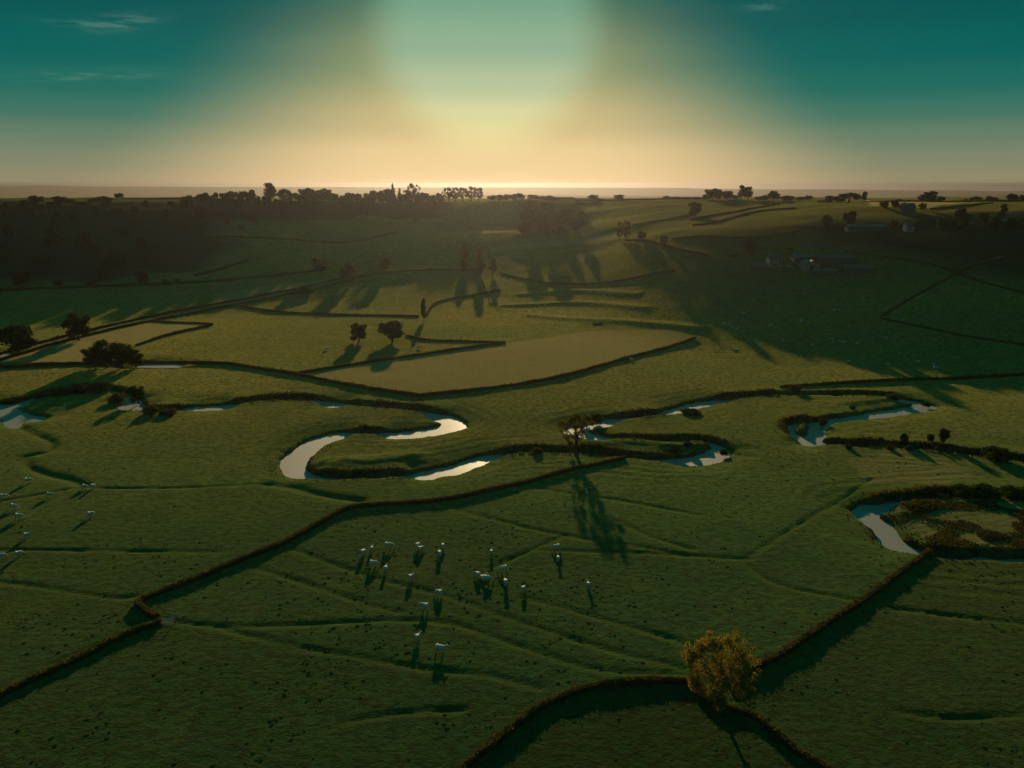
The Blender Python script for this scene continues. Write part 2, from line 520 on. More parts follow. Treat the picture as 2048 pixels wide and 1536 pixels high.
FIELDS = [(0.74, [(1860, 1104), (1710, 1213), (1500, 1343), (1445, 1372), (1540, 1460), (1700, 1570), (2300, 1570), (2300, 1120)]),
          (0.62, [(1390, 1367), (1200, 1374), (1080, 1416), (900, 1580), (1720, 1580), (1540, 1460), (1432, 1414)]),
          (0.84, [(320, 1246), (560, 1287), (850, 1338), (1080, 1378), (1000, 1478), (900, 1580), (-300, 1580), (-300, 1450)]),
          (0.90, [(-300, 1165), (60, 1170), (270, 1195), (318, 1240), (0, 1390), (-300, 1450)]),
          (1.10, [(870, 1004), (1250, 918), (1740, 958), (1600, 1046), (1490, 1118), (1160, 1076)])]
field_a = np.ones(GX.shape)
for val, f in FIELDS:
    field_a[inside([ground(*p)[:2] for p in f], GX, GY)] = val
field_a *= 1 - 0.58 * np.clip((GY - 480) / 150.0, 0, 1) * np.clip((GX - 30) / 140.0, 0, 1)      # rough right-hill pasture, its dim light partly painted into the colour
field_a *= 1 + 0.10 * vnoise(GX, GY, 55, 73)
rough_poly = [ground(*p)[:2] for p in [(1690, 905), (1900, 912), (1980, 950), (1900, 975), (1750, 985), (1690, 950)]]
tan_a = np.maximum(tan_a, 0.45 * inside(rough_poly, GX + 9 * vnoise(GX, GY, 14, 43), GY + 9 * vnoise(GX, GY, 14, 44)))
LOOP = [ground(*p)[:2] for p in [(1765, 1012), (1850, 1003), (2060, 1003), (2060, 1096), (1870, 1092), (1800, 1050)]]
tan_a = np.maximum(tan_a, 0.5 * inside(LOOP, GX + 4 * vnoise(GX, GY, 9, 45), GY + 4 * vnoise(GX, GY, 9, 46)))
mud_a = np.clip((carve - 0.12) / 0.5, 0, 1) * (riv.d < 900)
lush_a = np.clip(1 - dn / 16.0, 0, 1) * (riv.d < 900)
lush_a = np.maximum(lush_a, np.exp(-(dit.d / 1.4) ** 2))
lush_a = np.maximum(lush_a, np.exp(-(big.d / 3.0) ** 2))
dry_a = np.clip((GY - 195) / 175.0, 0, 1) * (1 - 0.7 * np.clip((GY - 640) / 120.0, 0, 1) * np.clip((GX - 40) / 120.0, 0, 1)) * (0.75 + 0.25 * vnoise(GX, GY, 60, 42))  # right shoulder less yellow: its dim light put into the colour


def mesh_from(name, verts, faces, mats=(), smooth=False):
    me = bpy.data.meshes.new(name)
    verts = np.asarray(verts, np.float32)
    faces = np.asarray(faces, np.int32)
    k = faces.shape[1]
    me.vertices.add(len(verts))
    me.vertices.foreach_set("co", verts.ravel())
    me.loops.add(faces.size)
    me.loops.foreach_set("vertex_index", faces.ravel())
    me.polygons.add(len(faces))
    me.polygons.foreach_set("loop_start", np.arange(0, faces.size, k, dtype=np.int32))
    me.update(calc_edges=True)
    me.polygons.foreach_set("use_smooth", np.full(len(faces), bool(smooth)))
    for m in mats:
        me.materials.append(m)
    return me


def attr(me, name, vals):
    a = me.attributes.new(name, 'FLOAT', 'POINT')
    a.data.foreach_set("value", np.asarray(vals, np.float32).ravel())


def link(name, data, parent=None, loc=(0, 0, 0)):
    o = bpy.data.objects.new(name, data)
    COL.objects.link(o)
    o.location = loc
    if parent is not None:
        o.parent = parent
    return o


def tag(o, label, cat, group=None):
    o["label"] = label
    o["category"] = cat
    if group:
        o["group"] = group
    return o


# ------------------------------------------------------------------ materials
def new_mat(name):
    m = bpy.data.materials.new(name)
    m.use_nodes = True
    t = NT(m.node_tree)
    t.n.clear()
    out = t.node('ShaderNodeOutputMaterial')
    return m, t, out


def att(t, name):
    nd = t.node('ShaderNodeAttribute')
    nd.attribute_name = name
    return nd.outputs['Fac']


def grass_material():
    m, t, out = new_mat("pasture")
    geo = t.node('ShaderNodeNewGeometry')
    pos = geo.outputs['Position']
    st = t.node('ShaderNodeMapping')
    st.inputs['Scale'].default_value = (0.85, 1.0, 1.0)
    t.put(st.inputs['Vector'], pos)
    n1 = t.noise(pos, 0.012, 4, 0.6)
    n2 = t.noise(pos, 0.09, 4, 0.6)
    n3 = t.noise(st.outputs[0], 0.55, 4, 0.65)
    n4 = t.noise(st.outputs[0], 1.7, 3, 0.6)
    green = t.mix(t.smooth(n2, 0.35, 0.65), (0.013, 0.056, 0.019), (0.025, 0.066, 0.017))
    yellow = t.mix(t.smooth(n2, 0.35, 0.65), (0.145, 0.103, 0.016), (0.200, 0.124, 0.019))
    c = t.mix(t.math('MULTIPLY', att(t, 'dry'), t.smooth(n1, 0.2, 0.75, 0.55, 1.0)), green, yellow)
    # patches of ranker, darker grass
    c = t.mix(t.math('MULTIPLY', t.smooth(n3, 0.44, 0.60), 0.85), c, (0.012, 0.030, 0.011))
    c = t.mix(t.math('MULTIPLY', t.smooth(n4, 0.52, 0.70), t.math('ADD', t.math('MULTIPLY', att(t, 'dry'), 0.4), 0.14)), c, (0.080, 0.080, 0.020))
    n5 = t.noise(st.outputs[0], 0.21, 4, 0.7)
    c = t.mix(t.math('MULTIPLY', t.smooth(n5, 0.50, 0.66), 0.5), c, (0.016, 0.036, 0.012))
    c = t.mix(t.math('MULTIPLY', att(t, 'lush'), t.smooth(n3, 0.25, 0.6, 0.25, 0.8)), c, (0.024, 0.050, 0.012))
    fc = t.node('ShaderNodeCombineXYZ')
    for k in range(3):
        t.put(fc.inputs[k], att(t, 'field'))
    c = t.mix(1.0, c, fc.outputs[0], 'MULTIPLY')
    # mown, dry hay fields with faint swaths
    sw = t.node('ShaderNodeTexWave')
    sw.inputs['Scale'].default_value = 0.11
    sw.inputs['Distortion'].default_value = 2.5
    rot = t.node('ShaderNodeMapping')
    rot.inputs['Rotation'].default_value = (0, 0, R(76))
    t.put(rot.inputs['Vector'], pos)
    t.put(sw.inputs['Vector'], rot.outputs[0])
    hay = t.mix(sw.outputs['Fac'], (0.120, 0.087, 0.034), (0.175, 0.124, 0.048))
    hay = t.mix(t.math('MULTIPLY', t.smooth(n3, 0.42, 0.62), 0.6), hay, (0.110, 0.085, 0.035))
    c = t.mix(t.math('MULTIPLY', att(t, 'tan'), 0.85), c, hay)
    c = t.mix(t.math('MULTIPLY', att(t, 'mud'), t.smooth(n4, 0.3, 0.6, 0.6, 1.0)), c, (0.035, 0.034, 0.024))
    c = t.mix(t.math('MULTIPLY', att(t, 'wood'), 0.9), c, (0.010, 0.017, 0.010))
    b = t.node('ShaderNodeBump')
    b.inputs['Strength'].default_value = 1.0
    b.inputs['Distance'].default_value = 0.2
    hgt = t.math('ADD', n3, t.math('MULTIPLY', n4, 0.45))
    t.put(b.inputs['Height'], hgt)
    d = t.node('ShaderNodeBsdfDiffuse')
    d.inputs['Roughness'].default_value = 0.3
    t.put(d.inputs[0], c)
    t.put(d.inputs['Normal'], b.outputs[0])
    # light that glances through and off the blades, seen only at a low angle
    g = t.node('ShaderNodeBsdfSheen')
    t.put(g.inputs[0], t.mix(t.math('SUBTRACT', 0.22, t.math('MULTIPLY', att(t, 'wood'), 0.20)), c, (0.30, 0.22, 0.06)))
    g.inputs['Roughness'].default_value = 0.55
    t.put(g.inputs['Normal'], b.outputs[0])
    mx = t.node('ShaderNodeAddShader')
    t.l.new(d.outputs[0], mx.inputs[0])
    t.l.new(g.outputs[0], mx.inputs[1])
    t.l.new(mx.outputs[0], out.inputs[0])
    return m


def water_material():
    m, t, out = new_mat("river_water")
    geo = t.node('ShaderNodeNewGeometry')
    n = t.noise(geo.outputs['Position'], 1.4, 3, 0.55)
    b = t.node('ShaderNodeBump')
    b.inputs['Strength'].default_value = 0.10
    b.inputs['Distance'].default_value = 0.06
    t.put(b.inputs['Height'], n)
    sh = []
    for rough in (0.16, 0.74):
        p = t.node('ShaderNodeBsdfPrincipled')
        p.inputs['Base Color'].default_value = (0.020, 0.024, 0.020, 1)
        p.inputs['Roughness'].default_value = rough
        p.inputs['IOR'].default_value = 3.0
        p.inputs['Specular Tint'].default_value = (1.0, 0.92, 0.84, 1)
        t.put(p.inputs['Normal'], b.outputs[0])
        sh.append(p.outputs[0])
    mx = t.node('ShaderNodeMixShader')
    mx.inputs[0].default_value = 0.85
    t.l.new(sh[0], mx.inputs[1])
    t.l.new(sh[1], mx.inputs[2])
    t.l.new(mx.outputs[0], out.inputs[0])
    return m


def leaf_material(name, dark, light, trans=0.35, shift=(1.5, 1.25, 0.5)):
    m, t, out = new_mat(name)
    c = t.mix(att(t, 'tint'), dark, light)
    oi = t.node('ShaderNodeObjectInfo')
    c = t.mix(t.math('MULTIPLY', oi.outputs['Random'], 0.35), c, (dark[0] * 1.3, dark[1] * 0.9, dark[2] * 0.7))
    tc = t.mix(1.0, c, shift, 'MULTIPLY')
    d = t.node('ShaderNodeBsdfDiffuse')
    t.put(d.inputs[0], c)
    tr = t.node('ShaderNodeBsdfTranslucent')
    t.put(tr.inputs[0], tc)
    mx = t.node('ShaderNodeMixShader')
    mx.inputs[0].default_value = trans
    t.l.new(d.outputs[0], mx.inputs[1])
    t.l.new(tr.outputs[0], mx.inputs[2])
    t.l.new(mx.outputs[0], out.inputs[0])
    return m


def plain_material(name, col, rough=0.8, var=0.25, scale=2.0, spec=0.3):
    m, t, out = new_mat(name)
    tc = t.node('ShaderNodeTexCoord')
    n = t.noise(tc.outputs['Object'], scale, 4, 0.6)
    c = t.mix(t.smooth(n, 0.3, 0.7), tuple(v * (1 - var) for v in col), tuple(min(1, v * (1 + var)) for v in col))
    p = t.node('ShaderNodeBsdfPrincipled')
    t.put(p.inputs['Base Color'], c)
    p.inputs['Roughness'].default_value = rough
    p.inputs['Specular IOR Level'].default_value = spec
    t.l.new(p.outputs[0], out.inputs[0])
    return m


M_GRASS = grass_material()
M_WATER = water_material()
M_LEAF = leaf_material("foliage_green", (0.014, 0.032, 0.009), (0.040, 0.066, 0.014), 0.35)
M_GOLD = leaf_material("foliage_autumn", (0.110, 0.112, 0.028), (0.250, 0.205, 0.050), 0.5, (1.35, 1.1, 0.5))
M_OLIVE = leaf_material("foliage_olive", (0.045, 0.052, 0.012), (0.090, 0.085, 0.018), 0.40)
M_SCRUB = leaf_material("foliage_scrub", (0.044, 0.042, 0.016), (0.095, 0.080, 0.026), 0.35)
M_HEDGE = leaf_material("hedge_leaves", (0.042, 0.042, 0.015), (0.130, 0.098, 0.036), 0.4)
M_TUFT = leaf_material("tussock_grass", (0.044, 0.076, 0.014), (0.105, 0.120, 0.022), 0.6)
M_BARK = plain_material("bark", (0.055, 0.042, 0.030), 0.9, 0.35, 3.0)
M_HIDE = plain_material("white_hide", (0.36, 0.34, 0.30), 0.8, 0.06, 2.0)
M_MUZZLE = plain_material("muzzle", (0.30, 0.22, 0.18), 0.7, 0.1, 6.0)
M_STONEWALL = plain_material("pale_render", (0.17, 0.165, 0.15), 0.9, 0.12, 0.8)
M_GREYWALL = plain_material("grey_render", (0.06, 0.065, 0.06), 0.9, 0.2, 0.6)
M_TILE = plain_material("roof_tile", (0.085, 0.060, 0.050), 0.85, 0.25, 1.2)
M_SHEET = plain_material("roof_sheet", (0.032, 0.042, 0.038), 0.6, 0.15, 0.5)
M_SLATE = plain_material("roof_slate", (0.035, 0.037, 0.038), 0.7, 0.2, 0.9)
M_GLASS = plain_material("window_glass", (0.02, 0.025, 0.03), 0.12, 0.1, 1.0, 0.5)
M_TIMBER = plain_material("timber", (0.08, 0.06, 0.045), 0.85, 0.3, 2.0)
M_METAL = plain_material("galvanised_metal", (0.45, 0.46, 0.46), 0.4, 0.1, 4.0)

# ------------------------------------------------------------------ ground and river objects
nx, nyy = GX.shape
V = np.stack([GX, GY, GZ], -1).reshape(-1, 3)
ii, jj = np.meshgrid(np.arange(nx - 1), np.arange(nyy - 1), indexing='ij')
q = (ii * nyy + jj).ravel()
F = np.stack([q, q + nyy, q + nyy + 1, q + 1], -1)
me = mesh_from("ground", V, F, [M_GRASS], True)
attr(me, 'tan', tan_a)
attr(me, 'mud', mud_a)
attr(me, 'lush', lush_a)
attr(me, 'dry', dry_a)
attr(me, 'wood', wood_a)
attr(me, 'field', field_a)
o = link("ground", me)
o["kind"] = "structure"

# water: a level sheet inside the cut channel only
wm = (riv.d < hw + np.maximum(bw * 0.75, 1.8) + 0.8) & (riv.d < 60)
cell = wm[:-1, :-1] | wm[1:, :-1] | wm[:-1, 1:] | wm[1:, 1:]
used = np.zeros(GX.shape, bool)
used[:-1, :-1] |= cell
used[1:, :-1] |= cell
used[:-1, 1:] |= cell
used[1:, 1:] |= cell
idx = -np.ones(GX.size, int)
uf = used.ravel()
idx[uf] = np.arange(uf.sum())
WZ = zbase(GX, GY) * 0
hi = GY > 420                                   # the far pools lie a little higher than the river
WZ = np.where(hi, np.clip(zbase(GX, GY), -0.3, 50) - 1.5, -1.85)
Wv = np.stack([GX, GY, WZ], -1).reshape(-1, 3)[uf]
Wf = idx[F[cell.ravel()]]
o = link("river", mesh_from("river", Wv, Wf, [M_WATER], True))
o["kind"] = "structure"


def zat(X, Y):
    """height of the finished ground sheet (nearest grid cells, bilinear)"""
    X, Y = np.atleast_1d(X).astype(float), np.atleast_1d(Y).astype(float)
    i = np.clip(np.searchsorted(gx, X) - 1, 0, nx - 2)
    j = np.clip(np.searchsorted(gy, Y) - 1, 0, nyy - 2)
    a = (X - gx[i]) / (gx[i + 1] - gx[i])
    b = (Y - gy[j]) / (gy[j + 1] - gy[j])
    return (GZ[i, j] * (1 - a) + GZ[i + 1, j] * a) * (1 - b) + (GZ[i, j + 1] * (1 - a) + GZ[i + 1, j + 1] * a) * b


def grid_at(A, X, Y):
    i = np.clip(np.searchsorted(gx, X), 0, nx - 1)
    j = np.clip(np.searchsorted(gy, Y), 0, nyy - 1)
    return A[i, j]


# ------------------------------------------------------------------ leaf clouds, trunks
def rand_unit(r, n):
    v = r.normal(size=(n, 3))
    return v / np.linalg.norm(v, axis=1, keepdims=True)


def leaf_quads(pts, nrm, size, r):
    """one bent quad per leaf clump, facing roughly nrm"""
    n = len(pts)
    a = np.cross(nrm, rand_unit(r, n))
    a /= np.linalg.norm(a, axis=1, keepdims=True) + 1e-9
    b = np.cross(nrm, a)
    s = (size * r.uniform(0.55, 1.3, n))[:, None]
    asp = r.uniform(0.55, 1.0, n)[:, None]
    v = np.stack([pts - a * s, pts - b * s * asp + nrm * s * 0.2, pts + a * s, pts + b * s * asp + nrm * s * 0.2], 1)
    f = np.arange(n * 4).reshape(n, 4)
    return v.reshape(-1, 3), f


def crown(seed, clumps, n, leaf, up=0.25):
    """leaves through the volume of several ellipsoidal clumps; returns verts, faces, tint"""
    r = np.random.default_rng(seed)
    C = np.array([c[0] for c in clumps], float)
    S = np.array([c[1] for c in clumps], float)
    w = (S[:, 0] * S[:, 1] + S[:, 0] * S[:, 2]) ** 1.0
    k = r.choice(len(C), n, p=w / w.sum())
    u = rand_unit(r, n)
    rad = r.uniform(0, 1, n) ** 0.38 * (1 + 0.16 * r.normal(size=n))
    P = C[k] + u * S[k] * rad[:, None]
    nr = u + 0.8 * rand_unit(r, n) + np.array([0, 0, up])
    nr /= np.linalg.norm(nr, axis=1, keepdims=True)
    v, f = leaf_quads(P, nr, np.full(n, leaf), r)
    ct = r.uniform(0, 1, len(C))
    tint = np.clip(0.55 * ct[k] + 0.45 * r.uniform(0, 1, n), 0, 1)
    return v, f, np.repeat(tint, 4)


def tube(path, radii, sides=7):
    path = np.array(path, float)
    n = len(path)
    v, f = [], []
    for i in range(n):
        d = path[min(i + 1, n - 1)] - path[max(i - 1, 0)]
        d /= np.linalg.norm(d) + 1e-9
        a = np.cross(d, [0.31, 0.9, 0.2])
        a /= np.linalg.norm(a) + 1e-9
        b = np.cross(d, a)
        th = np.linspace(0, 2 * math.pi, sides, endpoint=False)
        v.append(path[i] + radii[i] * (np.cos(th)[:, None] * a + np.sin(th)[:, None] * b))
    for i in range(n - 1):
        for s in range(sides):
            f.append((i * sides + s, i * sides + (s + 1) % sides, (i + 1) * sides + (s + 1) % sides, (i + 1) * sides + s))
    return np.vstack(v), np.array(f)


def join(parts):
    vs, fs, o = [], [], 0
    for v, f in parts:
        vs.append(v)
        fs.append(f + o)
        o += len(v)
    return np.vstack(vs), np.vstack(fs)


def make_clumps(style, seed):
    """unit tree: height 1, full width 1 (scaled when placed)"""
    r = np.random.default_rng(seed)
    cl = []
    if style == 'round':
        for i in range(22):
            a, e = r.uniform(0, 6.283), r.uniform(-0.85, 1.0)
            rr = 0.37 * math.sqrt(max(0.05, 1 - e * e * 0.8)) * r.uniform(0.55, 1.05)
            s = r.uniform(0.09, 0.18)
            cl.append(((math.cos(a) * rr, math.sin(a) * rr, 0.53 + 0.36 * e), (s, s, s * 0.8)))
        cl.append(((0, 0, 0.52), (0.30, 0.30, 0.30)))
    elif style == 'tall':
        for i in range(22):
            h = r.uniform(0.22, 0.95)
            a = r.uniform(0, 6.283)
            rr = 0.36 * math.sin(math.pi * min(1, (h - 0.05) / 0.98)) ** 0.7 * r.uniform(0.4, 1.0)
            s = r.uniform(0.09, 0.17)
            cl.append(((math.cos(a) * rr, math.sin(a) * rr, h), (s * 1.2, s * 1.2, s * 0.8)))
        cl.append(((0, 0, 0.5), (0.26, 0.26, 0.32)))
    elif style == 'spire':
        for i in range(16):
            h = 0.12 + 0.84 * i / 15
            rr = 0.5 * (1 - h) * 0.75 + 0.03
            for k in range(3):
                a = r.uniform(0, 6.283)
                cl.append(((math.cos(a) * rr * 0.5, math.sin(a) * rr * 0.5, h), (rr * 0.75 + 0.03, rr * 0.75 + 0.03, 0.055)))
    elif style == 'spread':
        for i in range(26):
            a, q_ = r.uniform(0, 6.283), math.sqrt(r.uniform(0, 1))
            s = r.uniform(0.10, 0.17)
            cl.append(((math.cos(a) * 0.38 * q_, math.sin(a) * 0.38 * q_, 0.78 - 0.34 * q_ * q_ + r.uniform(-0.14, 0.06)), (s, s, s * 0.75)))
    elif style == 'loose':
        for i in range(40):
            a, e = r.uniform(0, 6.283), r.uniform(-0.95, 1.0)
            rr = 0.42 * math.sqrt(max(0.05, 1 - e * e)) * r.uniform(0.5, 1.05)
            s = r.uniform(0.05, 0.10)
            cl.append(((math.cos(a) * rr, math.sin(a) * rr, 0.60 + 0.36 * e), (s, s, s)))
    elif style == 'bush':
        for i in range(14):
            a, q_ = r.uniform(0, 6.283), math.sqrt(r.uniform(0, 1))
            s = r.uniform(0.14, 0.26)
            cl.append(((math.cos(a) * 0.34 * q_, math.sin(a) * 0.34 * q_, 0.22 + r.uniform(0, 0.5) * (1 - 0.6 * q_)), (s, s, s * 1.1)))
        cl.append(((0, 0, 0.3), (0.34, 0.34, 0.34)))
    return cl


def make_trunk(style, seed):
    r = np.random.default_rng(seed + 900)
    parts = []
    top = {'round': 0.62, 'tall': 0.85, 'spire': 0.95, 'spread': 0.72, 'loose': 0.88, 'bush': 0.35}[style]
    lean = r.uniform(-0.04, 0.04, 2)
    hs = np.linspace(0, top, 6)
    path = [(lean[0] * h * 2, lean[1] * h * 2, h - (0.03 if h == 0 else 0)) for h in hs]
    w = 0.030 if style != 'bush' else 0.02
    parts.append(tube(path, [w * 1.5, w * 1.05, w * 0.9, w * 0.7, w * 0.5, w * 0.25], 7))
    nl = {'round': 7, 'tall': 6, 'spire': 0, 'spread': 9, 'loose': 12, 'bush': 4}[style]
    for i in range(nl):
        h = r.uniform(0.28, 0.7) * top
        a = r.uniform(0, 6.283)
        L = r.uniform(0.2, 0.36)
        p0 = np.array([lean[0] * h * 2, lean[1] * h * 2, h])
        d = np.array([math.cos(a), math.sin(a), r.uniform(0.5, 1.1)])
        p1 = p0 + d * L * 0.5
        p2 = p0 + d * L + np.array([0, 0, 0.06])
        parts.append(tube([p0, p1, p2], [w * 0.5, w * 0.32, w * 0.12], 5))
    return join(parts)


PROTO = {}


def proto(style, kind, mat, n, leaf):
    key = (style, kind, mat.name, n)
    if key not in PROTO:
        seed = hash((style, kind)) % 1000 if False else sum(map(ord, style)) * 7 + kind * 31
        v, f, tint = crown(seed, make_clumps(style, seed), n, leaf)
        cm = mesh_from(style + "_crown", v, f, [mat], False)
        attr(cm, 'tint', tint)
        tv, tf = make_trunk(style, seed)
        tm = mesh_from(style + "_trunk", tv, tf, [M_BARK], True)
        PROTO[key] = (cm, tm)
    return PROTO[key]


LEAFN = {'round': (1500, 0.052), 'tall': (1400, 0.050), 'spire': (1100, 0.050), 'spread': (1300, 0.046), 'loose': (1300, 0.036), 'bush': (700, 0.085)}


def place_tree(name, label, cat, group, X, Y, Z, H, W, style, kind=0, mat=None, n=None, leaf=None, rot=None):
    mat = mat or M_LEAF
    n0, l0 = LEAFN[style]
    cm, tm = proto(style, kind, mat, n or n0, leaf or l0)
    e = link(name, None, None, (X, Y, Z - 0.15))
    e.empty_display_size = 1.0
    e.rotation_euler = (0, 0, random.uniform(0, 6.283) if rot is None else rot)
    e.scale = (W, W, H)
    tag(e, label, cat, group)
    link("crown", cm, e)
    link("trunk", tm, e)
    return e


def span(px, py, pix):
    """metres covered by that many pixels at the ground point seen at px, py"""
    X, Y, Z, t = ground(px, py)
    depth = t                       # ray() has unit depth along the view axis
    return pix * depth / FPX


ORD = ['first', 'second', 'third', 'fourth', 'fifth', 'sixth', 'seventh', 'eighth', 'ninth', 'tenth', 'eleventh', 'twelfth', 'thirteenth', 'fourteenth',
       'fifteenth', 'sixteenth', 'seventeenth', 'eighteenth', 'nineteenth', 'twentieth', 'twenty-first', 'twenty-second', 'twenty-third', 'twenty-fourth']
SHAPE = {'round': 'round-crowned', 'tall': 'tall oval', 'spire': 'pointed conifer-like', 'spread': 'flat-topped spreading', 'loose': 'thin see-through', 'bush': 'low bushy'}

# ---- trees on the skyline: x, top y, width (pixels), style, distance
RIDGE = {
    'at the far left of the ridge skyline': [(45, 401, 12, 'tall', 960), (70, 391, 30, 'round', 975), (98, 400, 14, 'bush', 975), (118, 392, 27, 'round', 975), (140, 397, 22, 'round', 980), (162, 400, 20, 'bush', 980), (184, 396, 20, 'round', 990),
                                              (203, 392, 22, 'round', 1000), (216, 395, 14, 'round', 1000), (237, 386, 15, 'round', 1050)],
    'in the ridge row left of centre': [(408, 387, 16, 'spread', 1040), (430, 384, 11, 'tall', 1040), (446, 386, 14, 'round', 1040), (463, 382, 18, 'round', 1040), (485, 382, 22, 'round', 1045), (502, 378, 13, 'tall', 1050), (537, 368, 24, 'tall', 1050),
                                               (568, 375, 25, 'spread', 1060), (592, 385, 13, 'round', 1060), (612, 376, 26, 'round', 1060), (632, 380, 20, 'round', 1060), (651, 377, 20, 'round', 1065)],
    'in the ridge copse left of the sun': [(690, 389, 15, 'round', 1075), (703, 386, 16, 'round', 1075), (716, 388, 13, 'round', 1075), (733, 386, 13, 'round', 1080), (748, 380, 18, 'round', 1080), (764, 381, 16, 'round', 1085), (775, 377, 20, 'round', 1085), (785, 368, 14, 'spire', 1090),
                                                     (799, 377, 11, 'spire', 1090), (812, 386, 20, 'round', 1090), (824, 369, 27, 'loose', 1100), (838, 388, 18, 'round', 1100), (850, 386, 18, 'round', 1100), (866, 390, 16, 'round', 1100), (881, 390, 14, 'round', 1105)],
    'in the bare ridge row under the sun': [(896, 375, 20, 'loose', 1130), (910, 376, 18, 'loose', 1130), (926, 375, 18, 'loose', 1132), (942, 374, 20, 'loose', 1135), (957, 375, 17, 'loose', 1135)],
    'in the low ridge row right of the sun': [(985, 390, 15, 'round', 1150), (1000, 389, 15, 'round', 1150), (1014, 388, 14, 'round', 1150), (1027, 388, 14, 'round', 1150), (1040, 386, 18, 'round', 1150), (1065, 389, 18, 'round', 1140), (1080, 392, 16, 'round', 1130), (1096, 391, 22, 'round', 1120),
                                              (1114, 394, 16, 'round', 1120), (1128, 394, 15, 'round', 1150), (1141, 394, 14, 'round', 1150)],
    'on the bare middle of the ridge': [(1187, 389, 17, 'round', 1140), (1201, 395, 10, 'bush', 1140), (1238, 389, 18, 'round', 1130), (1333, 390, 11, 'spread', 1100)],
    'in the dark ridge clump right of centre': [(1352, 396, 16, 'round', 1085), (1371, 394, 16, 'round', 1080), (1391, 394, 18, 'round', 1080), (1410, 390, 10, 'tall', 1060), (1427, 377, 28, 'round', 1060), (1453, 381, 28, 'round', 1060), (1471, 390, 14, 'round', 1060), (1484, 372, 14, 'tall', 1060), (1498, 372, 20, 'tall', 1055),
                                                            (1519, 392, 14, 'round', 1050), (1532, 390, 12, 'round', 1050), (1549, 381, 20, 'round', 1050), (1576, 391, 25, 'round', 1040), (1602, 393, 18, 'round', 1030), (1618, 390, 14, 'tall', 1030)],
    'on the right-hand skyline': [(1645, 398, 14, 'bush', 960), (1663, 391, 22, 'round', 950), (1680, 396, 18, 'round', 950), (1700, 383, 40, 'spread', 940), (1730, 384, 10, 'tall', 940), (1800, 396, 13, 'bush', 900), (1848, 388, 18, 'round', 900), (1863, 382, 22, 'round', 890), (1882, 392, 13, 'round', 900),
                                  (1932, 396, 6, 'tall', 900), (1953, 391, 18, 'spread', 900), (1978, 391, 9, 'tall', 890), (1989, 394, 12, 'round', 890), (2007, 398, 7, 'bush', 890), (2027, 387, 19, 'round', 880), (2046, 389, 13, 'tall', 870)],
}


def ridge_trees():
    k = 0
    for where, items in RIDGE.items():
        for i, (px, top, w, style, dist) in enumerate(items):
            if px < 230:
                dist -= 45
            d = ray(px, top)
            X, Y = d[0] / d[1] * dist, float(dist)
            Z = float(zat(X, Y)[0])
            H = max(3.0, CAM_H + d[2] / d[1] * dist - Z)
            depth = dist * CP + (CAM_H - Z) * SP
            W = max(w * depth / FPX * (1.25 if px < 230 else 1.55 if style == 'loose' else 1.5), 2.5)
            H *= 1.04
            k += 1
            place_tree('skyline_tree', '%s tree, %s from left %s' % (SHAPE[style], ORD[i], where), 'tree', 'trees along the ridge skyline',
                       X, Y, Z, H, W, style, k % 2, M_OLIVE if style == 'loose' else M_LEAF)


